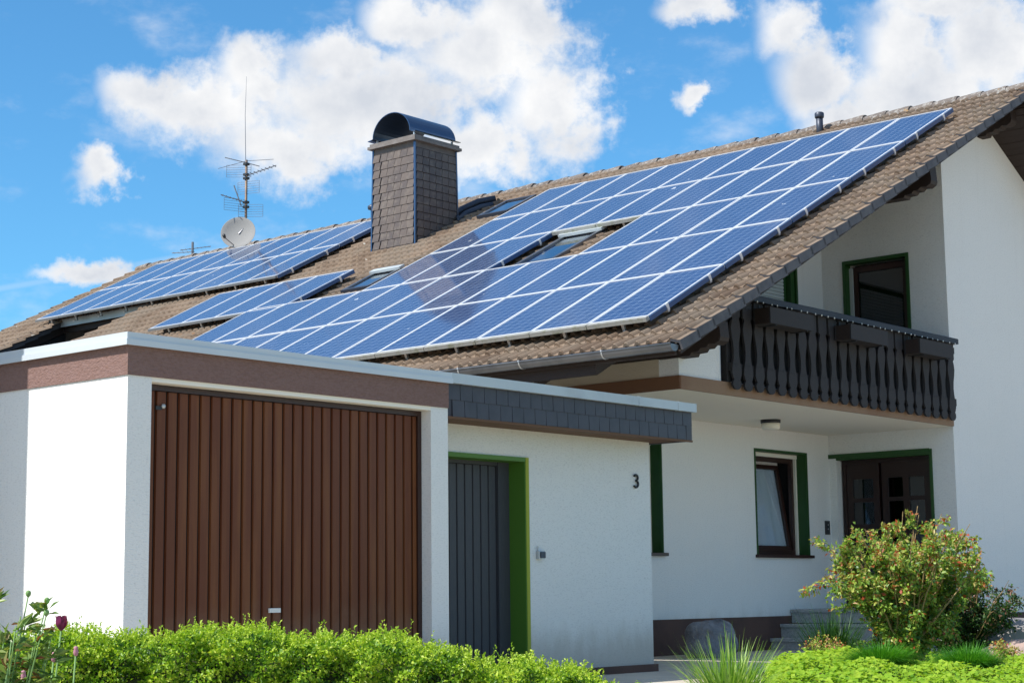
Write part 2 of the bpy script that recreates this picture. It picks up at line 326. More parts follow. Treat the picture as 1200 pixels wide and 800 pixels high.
def link(name, me, parent=None, M=None, **props):
    o = bpy.data.objects.new(name, me); COL.objects.link(o); M = M or Matrix()
    if parent is not None:
        o.parent = parent; o.matrix_parent_inverse = WLD[parent.name].inverted()
    o.matrix_basis = M; WLD[o.name] = M.copy()
    for k, v in props.items(): o[k] = v
    return o
def part(name, mb, mats, parent=None, smooth=False, **props):
    "mesh given in world coordinates; origin moved to its middle"
    V = np.array(mb.v); c = Vector(((V[:, 0].min()+V[:, 0].max())/2, (V[:, 1].min()+V[:, 1].max())/2, V[:, 2].min()))
    mb.v = [tuple(p) for p in (V-np.array(c))]
    return link(name, mb.mesh(name, mats, smooth), parent, Matrix.Translation(c), **props)
def thing(name, loc, label, cat, group=None):
    o = bpy.data.objects.new(name, None); COL.objects.link(o); o.empty_display_size = .2
    o.location = loc; WLD[o.name] = Matrix.Translation(Vector(loc)); o['label'] = label; o['category'] = cat
    if group: o['group'] = group
    return o
def quadmesh(name, V, F, mats, rnd=None, smooth=False):
    me = bpy.data.meshes.new(name); V = np.asarray(V, np.float32); F = np.asarray(F, np.int32); k = F.shape[1]
    me.vertices.add(len(V)); me.vertices.foreach_set('co', V.ravel()); me.loops.add(F.size); me.loops.foreach_set('vertex_index', F.ravel())
    me.polygons.add(len(F)); me.polygons.foreach_set('loop_start', np.arange(0, F.size, k, dtype=np.int32))
    if smooth: me.polygons.foreach_set('use_smooth', np.ones(len(F), bool))
    me.materials.append(MT[mats]); me.update(calc_edges=True); me.validate()
    if rnd is not None: me.attributes.new('rnd', 'FLOAT', 'POINT').data.foreach_set('value', np.asarray(rnd, np.float32))
    return me
def unit(a): return a/np.maximum(np.linalg.norm(a, axis=1, keepdims=True), 1e-9)
def leaves(name, P, D, N, L, W, rnd, m, fold=.25):
    "folded diamond leaves: base point P, direction D, normal N, length L, width W"
    P = np.asarray(P); D = unit(D); S = unit(np.cross(D, N)); N = np.cross(S, D); L = np.asarray(L)[:, None]; W = np.asarray(W)[:, None]
    a = P; t = P+D*L-N*L*.12; mid = P+D*L*.48
    l = mid+S*W*.5+N*W*fold; r = mid-S*W*.5+N*W*fold
    V = np.stack([a, r, t, l], 1).reshape(-1, 3); n = len(P); i = np.arange(n)[:, None]*4
    F = np.concatenate([i+np.array([[0, 1, 2]]), i+np.array([[0, 2, 3]])], 0)
    return quadmesh(name, V, F, m, np.repeat(rnd, 4))
def blades(name, base, dirs, length, width, droop, rnd, m, seg=5):
    base = np.asarray(base); n = len(base); t = np.linspace(0, 1, seg+1); dirs = unit(dirs); S = unit(np.cross(dirs, np.array([[0, 0, 1.]]))+1e-6)
    V = []
    for k in t:
        c = base+dirs*(length*k)[:, None]; c[:, 2] -= droop*length*k**2.2
        h = dirs.copy(); h[:, 2] = 0; c += h*(droop*length*k**2)[:, None]*.9
        wd = (width*(1-k**1.6)*.5+.0004)[:, None]; V += [c-S*wd, c+S*wd]
    V = np.stack(V, 1).reshape(-1, 3); i = np.arange(n)[:, None]*(2*(seg+1)); F = []
    for s in range(seg): F.append(i+np.array([[2*s, 2*s+1, 2*s+3, 2*s+2]]))
    return quadmesh(name, V, np.concatenate(F, 0), m, np.repeat(rnd, 2*(seg+1)))
def gp(t, l, z=0.): p = CP+Fh*t+Rh*l; return Vector((p.x, p.y, z))    # a ground point t metres ahead and l metres to the right of where one stands

# ------------------------------------------------------------------ ground
def gz(x, y):
    t = (x-CP.x)*Fh.x+(y-CP.y)*Fh.y; q = min(max((t-8.2)/2.6, 0), 1); q = q*q*(3-2*q); return -.42*(1-q)-.012
xs = sorted(set([-1500, -700, -300, -120, -60, -35]+[round(-22+i*.8, 2) for i in range(60)]+[30, 45, 80, 200, 600, 1500]))
V = [(x, y, gz(x, y)) for x in xs for y in xs]; n = len(xs)
F = [(i*n+j, (i+1)*n+j, (i+1)*n+j+1, i*n+j+1) for i in range(n-1) for j in range(n-1)]
g = link('ground', quadmesh('ground', V, F, 'ground', smooth=True), kind='structure')
# pale paved path and forecourt, slabs laid with open joints
pg = MB(); pg.box(-.4, 14.9, -2.6, 2.93, -.06, -.006); link('forecourt_path', pg.mesh('forecourt_path', 'groove'), kind='structure')
path = bpy.data.objects['forecourt_path']; WLD[path.name] = Matrix()
sx, sy = .598, .398; slabs = []
sm = MB(); sm.bbox(0, sx-.006, 0, sy-.006, -.04, 0, .004); slab_me = sm.mesh('paving_slab', 'paving')
for i in range(25):
    for j in range(14):
        x = -.4+i*.6; y = -2.6+j*.395+(.0)
        if x > 14.3: continue
        slabs.append((x, y))
slabs.sort(key=lambda q: abs(q[0]-6.5)+abs(q[1]+.3))
for k, (x, y) in enumerate(slabs[:290]):
    link('paving_slab', slab_me, path, Matrix.Translation((x, y, .002+random.uniform(-.001, .001)))@Matrix.Rotation(random.uniform(-.002, .002), 4, 'Z'))
rs_ = MB()
for (x, y) in slabs[290:]: rs_.bbox(x, x+sx-.006, y, y+sy-.006, -.04, .002, .004)
if rs_.v: part('paving_slabs', rs_, 'paving', path, kind='stuff')

# ------------------------------------------------------------------ roof geometry of the house
XE, ZE, TN = 7.1, 3.38, .5152; CC = 1/math.sqrt(1+TN*TN); XR = 16.3; ZR = ZE+(XR-XE)*TN
Y0, Y1 = .07, 21.07
RM = Matrix(((CC, 0, -TN*CC, XE), (0, 1, 0, 0), (TN*CC, 0, CC, ZE), (0, 0, 0, 1)))   # local u up the slope, v along the eave, w off the roof
def zr(x, off=0): return (ZE+(x-XE)*TN if x <= XR else ZR-(x-XR)*TN)+off
house = thing('solar_house', (12, 8, 0), 'white gabled house under the brown tiled roof, with dark wooden balcony and slate clad chimney', 'house')

def slopeblock(mb, xa, xb, ya, yb, o1, o2):
    mb.hexa([(xa, ya, zr(xa, o1)), (xb, ya, zr(xb, o1)), (xb, yb, zr(xb, o1)), (xa, yb, zr(xa, o1))], [(xa, ya, zr(xa, o2)), (xb, ya, zr(xb, o2)), (xb, yb, zr(xb, o2)), (xa, yb, zr(xa, o2))])
XC = 12.84; YC0, YC1 = 16.25, 19.1
YF = .915
rf = MB()
slopeblock(rf, 7.16, XR-.001, Y0+.04, YF+.28, -.105, -.035)
slopeblock(rf, 7.16, XR, YF+.28, YC0, -.25, -.035)
slopeblock(rf, XC, XR, YC0, YC1, -.25, -.035)
slopeblock(rf, 7.16, 9.4, YC0, YC1, -.25, -.035)
slopeblock(rf, 7.16, XR, YC1, Y1-.04, -.25, -.035)
slopeblock(rf, XR, 25.4, Y0+.04, Y1-.04, -.25, -.035)
YF = .915
roof = part('roof', rf, 'darkwood', house)
# tiles
TW, TL = .30, .335
def tilemesh(verge=False):
    ph = [0, .10, .20, .32, .44, .56, .66]; prof = []
    for k in range(2):
        for p_ in ph: prof.append((k*.15+p_*.15, 0 if p_ in (0, .10, .66) else .044*math.sin(math.pi*(p_-.10)/.56)))
    prof.append((.299, 0)); vs = []; fs = []
    L = .375
    for (v, h) in prof: vs += [(0, v, .004+h*.55+(.010 if h > .01 else 0)), (0, v, .036+h), (.012, v, .042+h), (L, v, .001+h)]
    for i in range(len(prof)-1):
        a = i*4; b = a+4; fs += [(a, a+1, b+1, b), (a+1, a+2, b+2, b+1), (a+2, a+3, b+3, b+2)]
    m = MB(); m.add([(x, y, z) for x, y, z in vs], [tuple(reversed(f)) for f in fs]); return m
tm = tilemesh(); tile_me = tm.mesh('roof_tile', 'tile', smooth=False)
NC, NR = int((Y1-Y0)/TW), 31
ARR = [(.72, .83, 5, 9, 1.715, .8475)]
def covered(s, y):
    if .9 < s < 2.3 and .85 < y < 10.7: return True
    if 2.5 < s < 4.1 and .95 < y < 11.0: return True
    if 4.3 < s < 5.8 and (.95 < y < 4.2 or 6.0 < y < 8.4): return True
    if 5.9 < s < 9.2 and .95 < y < 8.4: return True
    if 4.3 < s < 5.8 and 10.1 < y < 13.4: return True
    if 6.5 < s < 9.7 and 12.7 < y < 19.8: return True
    return False
def blocked(s, y):
    P = RM@Vector((s, y, 0)); d = P-CP; q = -CP.y/d.y
    x = CP.x+d.x*q; z = CP.z+d.z*q; return z < 2.72 and x < 7.3
tiles = []
for r in range(NR):
    for c in range(NC):
        s = r*TL+.01; y = Y0+c*TW; x = XE+(s+.17)*CC
        if YC0-.05 < y+.15 < YC1 and 9.4 < x < XC: continue
        if s > 9.15 and 3.5 < y+.15 < 3.6: pass
        vis = not covered(s+.15, y+.15) and not blocked(s+.15, y+.15)
        d = (RM@Vector((s, y, 0))-CP).length
        tiles.append((d if vis else 1000+d, s, y, random.uniform(-.003, .003), random.uniform(-.006, .006)))
tiles.sort()
for d, s, y, a, b in tiles[:298]:
    link('roof_tile', tile_me, roof, RM@Matrix.Translation((s+a, y, 0))@Matrix.Rotation(b, 4, 'Z'))
tv = np.array(tm.v); tf = tm.f; rest_ = tiles[298:]
OV = np.concatenate([tv+np.array([s+a, y, 0]) for d, s, y, a, b in rest_], 0)
R3 = np.array([[CC, 0, -TN*CC], [0, 1, 0], [TN*CC, 0, CC]]); OV = OV@R3.T+np.array([XE, 0, ZE])
TF = np.array(tf)
OF = (TF[None]+(np.arange(len(rest_))*len(tv))[:, None, None]).reshape(-1, 4)
link('roof_tiles', quadmesh('roof_tiles', OV, OF, 'tile'), roof, kind='stuff')
# verge tiles down the gable, near and far
vm = MB(); vm.k = 0
vm.add([(0, -.055, .036), (0, .02, .036), (.37, .02, .010), (.37, -.055, .010)], [(0, 3, 2, 1)])
vm.add([(0, .02, .036), (0, .07, .060), (.37, .07, .034), (.37, .02, .010)], [(0, 3, 2, 1)])
vm.add([(0, .07, .060), (0, .12, .034), (.37, .12, .008), (.37, .07, .034)], [(0, 3, 2, 1)])
vm.k = 1
vm.add([(0, -.055, .036), (.37, -.055, .010), (.37, -.055, -.100), (0, -.055, -.075)], [(0, 3, 2, 1)])
vm.add([(0, -.055, .036), (0, -.055, -.075), (0, -.03, -.075), (0, -.03, .036)], [(0, 1, 2, 3)])
vm.add([(0, -.03, .036), (0, .07, .060), (0, .07, .03), (0, -.03, .0)], [(0, 3, 2, 1)])
vm.add([(0, -.055, -.075), (.37, -.055, -.100), (.37, -.03, -.100), (0, -.03, -.075)], [(0, 1, 2, 3)])
verge_me = vm.mesh('verge_tile', ['tile', 'vergeside'])
for r in range(NR):
    link('verge_tile', verge_me, roof, RM@Matrix.Translation((r*TL+.01, Y0, .004+random.uniform(0, .004))))
for r in range(14):                                                     # verge beside the roof cut-out and far gable edge
    s = r*TL+.01
    if s < 6.3: link('verge_tile', verge_me, roof, RM@Matrix.Translation((s+2.3, YC1, .01)))
for r in range(12):
    link('verge_tile', verge_me, roof, RM@Matrix.Translation((4.7+r*TL, Y1, .01)))
# ridge tiles
rm = MB(); pr = []; seg = 8
for u, rr in ((0, .125), (.03, .130), (.43, .112)):
    pr.append([(math.cos(math.pi*k/seg)*rr*1.15, u, math.sin(math.pi*k/seg)*rr) for k in range(seg+1)])
vs = sum(pr, []); q = seg+1; fs = [(i*q+k, i*q+k+1, (i+1)*q+k+1, (i+1)*q+k) for i in range(2) for k in range(seg)]
rm.add(vs, fs); rm.add([(x*.85, y, z*.85) for x, y, z in pr[0]]+pr[0], [(k, k+1, q+k+1, q+k) for k in range(seg)])
ridge_me = rm.mesh('ridge_tile', 'ridge', smooth=False)
for i in range(int((Y1-Y0)/.40)+1):
    link('ridge_tile', ridge_me, roof, Matrix.Translation((XR+random.uniform(-.012, .012), Y0-.06+i*.40, ZR-.03+random.uniform(-.006, .006)))@Matrix.Rotation(random.uniform(-.02, .02), 4, 'Z')@Matrix.Rotation(rad(-1.5), 4, 'X'))
# right-hand slope covering and its underside boards
m = MB(); slopeblock(m, XR+.02, 25.45, Y0, Y1, -.03, .03); part('tile_covering', m, 'tile', roof)
for i in range(46):
    x = XR+.02+i*.125; m = MB(); slopeblock(m, x, x+.118, Y0+.05, 1.2, -.272-(i % 2)*.003, -.252); part('soffit_board', m, 'darkwood', roof)
for i in range(66):
    x = 7.2+i*.137; m = MB()
    slopeblock(m, x, x+.128, Y0+.05, YF+.27, -.124-(i % 2)*.003, -.107); part('soffit_board', m, 'darkwood', roof)
m = MB(); slopeblock(m, 7.2, 8.34, YF+.29, 14, -.268, -.252); part('eave_boarding', m, 'darkwood', roof)
for y in [2.05+i*.85 for i in range(14)]:                               # rafter feet under the eave
    m = MB(); slopeblock(m, 7.22, 8.33, y, y+.08, -.35, -.276); part('rafter', m, 'darkwood', roof)
m = MB(); slopeblock(m, 7.16, XR-.01, Y0-.010, Y0+.037, -.128, -.06); part('bargeboard', m, 'darkwood', roof); m = MB(); slopeblock(m, XR+.01, 25.45, Y0-.022, Y0+.037, -.285, -.0); part('bargeboard', m, 'darkwood', roof)
m = MB(); m.box(7.11, 7.155, Y0+.03, 16, 3.275, 3.36); part('fascia_board', m, 'darkwood', roof)
# gutter
gm = MB(); cx, cz, r0 = 7.035, 3.375, .075
for (ya, yb) in ((Y0-.02, 16.0),):
    vs = []; fs = []
    for yy in (ya, yb):
        for rr in (r0, r0-.006):
            for k in range(13): a = math.pi+math.pi*k/12; vs.append((cx+math.cos(a)*rr, yy, cz+math.sin(a)*rr))
    for k in range(12): fs += [(k, k+1, 26+k+1, 26+k), (13+k, 39+k, 39+k+1, 13+k+1)]
    gm.add(vs, fs); gm.tube([(cx-r0, ya, cz), (cx-r0, yb, cz)], .011, 8)
    cap = [(cx+math.cos(math.pi+math.pi*k/12)*r0, ya, cz+math.sin(math.pi+math.pi*k/12)*r0) for k in range(13)]
    gm.add(cap, [tuple(range(13))])
gut = part('gutter', gm, 'gutter', house, smooth=True)
bk = MB(); vs = []
for k in range(13):
    a = math.pi+math.pi*k/12
    for rr in (r0+.001, r0+.006):
        for yy in (0, .018): vs.append((cx+math.cos(a)*rr, yy, cz+math.sin(a)*rr))
fs = []
for k in range(12): a = k*4; b = a+4; fs += [(a+2, b+2, b+3, a+3), (a, a+2, b+2, b)[::-1], (a+1, a+3, b+3, b+1)]
bk.add(vs, fs); bk.box(cx-r0-.012, cx-r0+.012, 0, .018, cz-.004, cz+.016); bkm = bk.mesh('gutter_bracket', 'brackets')
for i in range(12): link('gutter_bracket', bkm, gut, Matrix.Translation((0, .95+i*.92+(.25 if i % 3 else 0), 0)))

# ------------------------------------------------------------------ walls of the house
XS, YF, YR, XW = 8.33, .915, 2.94, 14.99; UO = -.275
def wall(name, mb, m='plaster', **k): return part(name, mb, m, house, **k)
def ypoly(mb, pts, ya, yb): mb.prism(pts, 'y', ya, yb)
m = MB(); ypoly(m, [(XS, 3.232), (9.17, 3.232), (9.17, zr(9.17, -.13)), (XS, zr(XS, -.13))], YF, YF+.278); wall('gable_pier_wall', m)
m = MB(); m.box(XS+.003, XS+.28, YF+.28, 20.7, 3.232, zr(XS, UO)); wall('eave_wall', m, 'bounce_beige')
# big front gable wall to the right
m = MB(); ypoly(m, [(XW, .46), (24.6, .46), (24.6, zr(24.6, UO)), (XR-.14, zr(XR-.14, -.13)), (XW, zr(XW, -.13))], YF, YF+.278); wall('gable_wall', m)
m = MB(); ypoly(m, [(XW+.004, -.1), (24.6, -.1), (24.6, .458), (XW+.004, .458)], YF-.012, YF+.3); wall('plinth', m, 'plinth')
# entrance side wall (faces the drive), lower with door opening y 1.30-2.82
DY0, DY1, DZ0, DZ1 = 1.30, 2.82, .55, 2.735
x0, x1 = XW, XW+.3
m = MB()
m.box(x0, x1, YF+.278, DY0, 0, 3.08); m.box(x0, x1, DY1, YR, 0, 3.08); m.box(x0, x1, DY0, DY1, DZ1, 3.08); m.box(x0, x1, DY0, DY1, 0, DZ0-.06)
wall('entrance_wall', m)
UY0, UY1, UZ1 = 1.53, 2.55, 5.62
m = MB()
m.hexa([(x0, YF+.278, 3.08), (x1, YF+.278, 3.08), (x1, UY0, 3.08), (x0, UY0, 3.08)], [(x0, YF+.278, zr(x0, UO)), (x1, YF+.278, zr(x1, UO)), (x1, UY0, zr(x1, UO)), (x0, UY0, zr(x0, UO))])
m.hexa([(x0, UY1, 3.08), (x1, UY1, 3.08), (x1, YR, 3.08), (x0, YR, 3.08)], [(x0, UY1, zr(x0, UO)), (x1, UY1, zr(x1, UO)), (x1, YR, zr(x1, UO)), (x0, YR, zr(x0, UO))])
m.hexa([(x0, UY0, UZ1), (x1, UY0, UZ1), (x1, UY1, UZ1), (x0, UY1, UZ1)], [(x0, UY0, zr(x0, UO)), (x1, UY0, zr(x1, UO)), (x1, UY1, zr(x1, UO)), (x0, UY1, zr(x0, UO))])
wall('loggia_side_wall', m)
# recessed ground floor wall with two windows
def wall_y(xa, xb, za, zb, y, th, holes):
    m = MB(); xs_ = sorted(set([xa, xb]+[h[i] for h in holes for i in (0, 1)])); zs_ = sorted(set([za, zb]+[h[i] for h in holes for i in (2, 3)]))
    for i in range(len(xs_)-1):
        for j in range(len(zs_)-1):
            cx_, cz_ = (xs_[i]+xs_[i+1])/2, (zs_[j]+zs_[j+1])/2
            if any(h[0] < cx_ < h[1] and h[2] < cz_ < h[3] for h in holes): continue
            m.box(xs_[i], xs_[i+1], y, y+th, zs_[j], zs_[j+1])
    return m
WN = (12.98, 14.33, 1.30, 2.77); NW = (9.6, 10.73, 1.30, 2.77)
wall('ground_floor_wall', wall_y(XS, XW, .46, 3.08, YR, .3, [WN, NW]))
m = MB(); m.box(XS+.01, XW, YR-.012, YR+.29, -.1, .458); wall('plinth', m, 'plinth')
m = MB(); m.box(XS, XS+.3, YR+.3, 20.7, -.1, 3.08); wall('ground_floor_side_wall', m)
SW = (12.55, 14.12, 3.235, 5.55)
m = wall_y(XS+.28, SW[0], 3.23, 3.6, YR, .3, [])
ypoly(m, [(XS+.28, 3.6), (SW[0], 3.6), (SW[0], zr(SW[0], UO)), (XS+.28, zr(XS+.28, UO))], YR, YR+.3)
ypoly(m, [(SW[1]+.14, 3.23), (XW, 3.23), (XW, zr(XW, UO)), (SW[1]+.14, zr(SW[1]+.14, UO))], YR, YR+.3)
ypoly(m, [(SW[0], SW[3]), (SW[1]+.14, SW[3]), (SW[1]+.14, zr(SW[1]+.14, UO)), (SW[0], zr(SW[0], UO))], YR, YR+.3)
wall('loggia_back_wall', m)
m = MB(); m.box(15.3, 24.6, 20.4, 20.7, 0, 3.3); m.box(24.3, 24.6, YF+.3, 20.4, 0, zr(24.5, UO)); wall('rear_wall', m)
m = MB(); ypoly(m, [(XS+.28, 3.232), (24.3, 3.232), (24.3, zr(24.3, UO)), (XR, ZR+UO), (XS+.28, zr(XS+.28, UO))], 20.42, 20.7); wall('far_gable_wall', m)
# balcony slab
m = MB(); m.box(XS+.002, XW-.002, YF+.003, YR-.002, 3.08, 3.20); m.box(XS+.002, XS+.3, YR-.002, 20.7, 3.083, 3.20); slab = part('balcony_slab', m, 'cream', house)
m = MB(); m.box(XS-.004, XW-.03, YF-.03, YF+.003, 3.078, 3.232); m.box(XS-.004, XW-.03, YF+.003, YF+.06, 3.202, 3.23); part('edge_band', m, 'band', slab)
m = MB(); m.box(XS-.03, XS+.002, YF-.026, 20.7, 3.077, 3.231); part('edge_band', m, 'brownband', slab)
# roof cut-out terrace: shade put in as near-black cheeks, floor and back
m = MB(); m.box(9.4, 13.0, YC0-.1, YC0, 3.3, zr(9.4, -.26)); 
m.hexa([(9.4, YC0-.12, 3.6), (12.9, YC0-.12, 3.6), (12.9, YC0-.02, 3.6), (9.4, YC0-.02, 3.6)], [(9.4, YC0-.12, zr(9.4, -.27)), (12.9, YC0-.12, zr(12.9, -.27)), (12.9, YC0-.02, zr(12.9, -.27)), (9.4, YC0-.02, zr(9.4, -.27))])
m.hexa([(9.4, YC1+.02, 3.6), (12.9, YC1+.02, 3.6), (12.9, YC1+.12, 3.6), (9.4, YC1+.12, 3.6)], [(9.4, YC1+.02, zr(9.4, -.27)), (12.9, YC1+.02, zr(12.9, -.27)), (12.9, YC1+.12, zr(12.9, -.27)), (9.4, YC1+.12, zr(9.4, -.27))])
m.box(13.9, 14.0, YC0, YC1, 3.6, zr(12.9, -.27)); m.box(9.4, 13.9, YC0, YC1, 3.55, 3.65); part('roof_terrace', m, 'dark_in', house)
m = MB(); slopeblock(m, XC-.10, XC+.02, YC0-.1, YC1+.35, .02, .055); slopeblock(m, XC-.115, XC-.10, YC0-.1, YC1+.35, -.09, .05)
part('flashing', m, 'coping_old', roof)
# purlins with carved ends
def purlin(xa, xb, zb, ht, y_end, y_in):
    h = ht; pf = [(y_in, zb), (y_end+.42, zb), (y_end+.40, zb+.035), (y_end+.30, zb+.04), (y_end+.27, zb+.075), (y_end+.20, zb+.075), (y_end+.16, zb+.11), (y_end+.08, zb+.10), (y_end+.015, zb+.135), (y_end, zb+.18), (y_end+.02, zb+h), (y_in, zb+h)]
    m = MB(); m.prism([(a, b) for a, b in pf][::-1], 'x', xa, xb); part('purlin', m, 'darkwood', house)
purlin(XS-.06, XS+.12, 3.43, .36, .30, YF+.25)
m = MB(); m.box(XS-.055, XS+.0, YF+.25, 14, 3.44, 3.66); part('purlin', m, 'darkwood', house)
purlin(13.30, 13.48, zr(13.3, -.52), .40, .22, 2.9)
purlin(XR-.09, XR+.09, ZR-.62, .34, .36, YF)

# ------------------------------------------------------------------ windows and doors of the house
def frame_y(x0, x1, z0, z1, y, wd, dp):
    m = MB(); m.box(x0, x1, y, y+dp, z0, z0+wd); m.box(x0, x1, y, y+dp, z1-wd, z1); m.box(x0, x0+wd, y, y+dp, z0+wd, z1-wd); m.box(x1-wd, x1, y, y+dp, z0+wd, z1-wd); return m
def reveal_y(x0, x1, z0, z1, y, dp, t=.012, lip=.018, bottom=True):
    m = MB(); m.box(x0, x0+t, y-lip*.3, y+dp, z0, z1); m.box(x1-t, x1, y-lip*.3, y+dp, z0, z1); m.box(x0+t, x1-t, y-lip*.3, y+dp, z1-t, z1)
    o = .018; m.box(x0-o, x0, y-lip, y+.004, z0, z1+o); m.box(x1, x1+o, y-lip, y+.004, z0, z1+o); m.box(x0, x1, y-lip, y+.004, z1, z1+o); return m
def window_y(b, nm, tilt=False):
    x0, x1, z0, z1 = b; y = YR
    wdw = part('window', frame_y(x0+.03, x1-.03, z0+.02, z1-.066, y+.19, .065, .06), 'brownframe', house, label=nm)
    part('reveal', reveal_y(x0, x1, z0, z1, y, .22), 'dkgreen', wdw)
    m = MB(); m.bbox(x0-.05, x1+.07, y-.06, y+.19, z0-.03, z0+.012, .006); part('sill', m, 'brownframe', wdw)
    m = MB(); m.box(x0+.012, x1-.012, y+.14, y+.24, z1-.065, z1-.012); part('shutter_box', m, 'cream', wdw)
    m = MB(); m.box(x1-.045, x1-.013, y+.15, y+.19, z0+.015, z1-.066); part('guide_rail', m, 'cream', wdw)
    # sash
    sx0, sx1, sz0, sz1 = x0+.10, x1-.10, z0+.09, z1-.135
    M = Matrix.Translation((0, y+.215, sz0))@Matrix.Rotation(rad(-9 if tilt else 0), 4, 'X')
    h = sz1-sz0; m = frame_y(sx0, sx1, 0, h, 0, .06, .05); link('sash', m.mesh('sash', 'brownframe'), wdw, M)
    m = MB(); m.box(sx0+.055, sx1-.055, .02, .028, .05, h-.05); link('pane', m.mesh('pane', 'glass'), wdw, M)
    m = MB(); n_ = 26
    for i in range(n_):
        xa = sx0+.05+(sx1-sx0-.1)*i/n_; xb = sx0+.05+(sx1-sx0-.1)*(i+1)/n_; ya = .046+.008*math.sin(i*1.3); yb = .046+.008*math.sin((i+1)*1.3)
        m.add([(xa, ya, .05), (xb, yb, .05), (xb, yb, h-.05), (xa, ya, h-.05)], [(0, 1, 2, 3)])
    link('net_curtain', m.mesh('net_curtain', 'curtain'), wdw, M)
    m = MB(); n_ = 40
    for i in range(n_):
        xa = x0+.05+(x1-x0-.1)*i/n_; xb = x0+.05+(x1-x0-.1)*(i+1)/n_; ya = .45+.012*math.sin(i*1.1); yb = .45+.012*math.sin((i+1)*1.1)
        m.add([(xa, y+ya, z0), (xb, y+yb, z0), (xb, y+yb, z1), (xa, y+ya, z1)], [(0, 1, 2, 3)])
    part('curtain', m, 'curtain', wdw)
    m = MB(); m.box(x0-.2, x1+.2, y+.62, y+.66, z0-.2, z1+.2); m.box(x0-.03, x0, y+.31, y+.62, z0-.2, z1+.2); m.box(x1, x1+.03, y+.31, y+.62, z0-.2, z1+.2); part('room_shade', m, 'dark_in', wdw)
window_y(WN, 'dark framed window with green reveal, its sash tilted inwards, left of the entrance', True)
window_y(NW, 'green edged window half hidden behind the annex corner')
# loggia shuttered window
x0, x1, z0, z1 = SW
sw = part('window', frame_y(x0, x1, z0, z1, YR+.10, .06, .06), 'dkgreen', house, label='loggia window with its pale roller shutter let down')
m = MB()
for k in range(44):
    z = z0+.06+k*.051
    if z > z1-.1: break
    m.prism([(YR+.115, z), (YR+.105, z+.012), (YR+.105, z+.038), (YR+.115, z+.048)][::-1], 'x', x0+.06, x1-.06)
part('roller_shutter', m, 'shutter', sw)
m = MB(); m.box(x1-.001, x1+.14, YR+.02, YR+.25, z0, z1); m.box(x1+.10, x1+.145, YR-.012, YR+.02, z0, z1+.04); part('reveal', m, 'dkgreen', sw)
# entrance door in the side wall
def frame_x(y0, y1, z0, z1, x, wd, dp):
    m = MB(); m.box(x, x+dp, y0, y1, z0, z0+wd); m.box(x, x+dp, y0, y1, z1-wd, z1); m.box(x, x+dp, y0, y0+wd, z0+wd, z1-wd); m.box(x, x+dp, y1-wd, y1, z0+wd, z1-wd); return m
ed = part('entrance_door', frame_x(DY0+.02, DY1-.02, DZ0, DZ1-.03, XW+.13, .06, .08), 'doordark', house, label='dark brown double entrance door with small arched panes')
m = MB(); m.box(XW-.022, XW+.16, DY0-.04, DY0, DZ0, DZ1+.05); m.box(XW-.022, XW+.16, DY0, DY1+.14, DZ1, DZ1+.06); m.box(XW-.006, XW+.16, DY0, DY1, DZ1-.03, DZ1); part('frame', m, 'dkgreen', ed)
leafs = [(DY0+.08, 2.16), (2.20, DY1-.08)]
for (ya, yb) in leafs:
    cols = 2 if yb-ya > .75 else 1; wd = (yb-ya-.1*(cols+1)+.0)/cols
    m = MB(); X0, X1 = XW+.145, XW+.185
    rows = [(DZ0+.15, DZ0+.75), (1.62, 2.02), (2.12, 2.45)] if True else []
    rows = [(.72, 1.18), (1.30, 1.66), (1.76, 2.08), (2.14, 2.42)]
    ys_ = [ya]; 
    for c in range(cols): ys_ += [ya+.1+c*(wd+.1), ya+.1+c*(wd+.1)+wd]
    ys_ += [yb]
    zs_ = [DZ0+.06]+[z for r_ in rows for z in r_]+[DZ1-.09]
    for i in range(len(ys_)-1):
        for j in range(len(zs_)-1):
            if i % 2 == 1 and j % 2 == 1: continue
            m.box(X0, X1, ys_[i], ys_[i+1], zs_[j], zs_[j+1])
    dl = part('door_leaf', m, 'doordark', ed)
    for c in range(cols):
        for (za, zb) in rows:
            m = MB(); yy = ya+.1+c*(wd+.1); m.box(X0+.018, X0+.024, yy, yy+wd, za, zb); part('pane', m, 'doorglass', ed)
m = MB()
for (ya, yb, za, zb) in ((2.40, 2.62, 1.3, 2.4), (1.98, 2.06, 1.3, 2.4), (1.45, 1.56, 1.4, 2.4)):
    m.box(XW+.30, XW+.31, ya, yb, za, zb)
part('lace_curtain', m, 'curtain', ed)
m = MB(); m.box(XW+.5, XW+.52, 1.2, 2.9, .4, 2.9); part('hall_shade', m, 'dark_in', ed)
m = MB(); m.tube([(XW+.10, 2.12, 1.45), (XW+.08, 2.12, 1.47), (XW+.08, 2.12, 1.75), (XW+.10, 2.12, 1.77)], .014, 8); part('handle', m, 'brackets', ed, smooth=True)
# loggia balcony door
bd = part('balcony_door', frame_x(UY0+.05, UY1-.05, 3.25, UZ1-.05, XW+.12, .085, .06), 'brownframe', house, label='dark brown balcony door in a green frame')
m = MB(); m.box(XW-.02, XW+.14, UY0-.035, UY0+.012, 3.232, UZ1+.035); m.box(XW-.02, XW+.14, UY1-.012, UY1+.035, 3.232, UZ1+.035); m.box(XW-.02, XW+.14, UY0+.012, UY1-.012, UZ1-.012, UZ1+.035); part('frame', m, 'dkgreen', bd)
m = MB(); m.box(XW+.10, XW+.12, UY1-.07, UY1-.012, 3.25, UZ1-.06); part('guide_rail', m, 'shutter', bd)
m = MB(); m.box(XW+.15, XW+.156, UY0+.12, UY1-.12, 3.32, UZ1-.12); part('pane', m, 'doorglass', bd)
m = MB(); m.box(XW+.9, XW+.92, .9+.4, 3.3, 3.23, 5.8); part('room_shade', m, 'dark_in', bd)

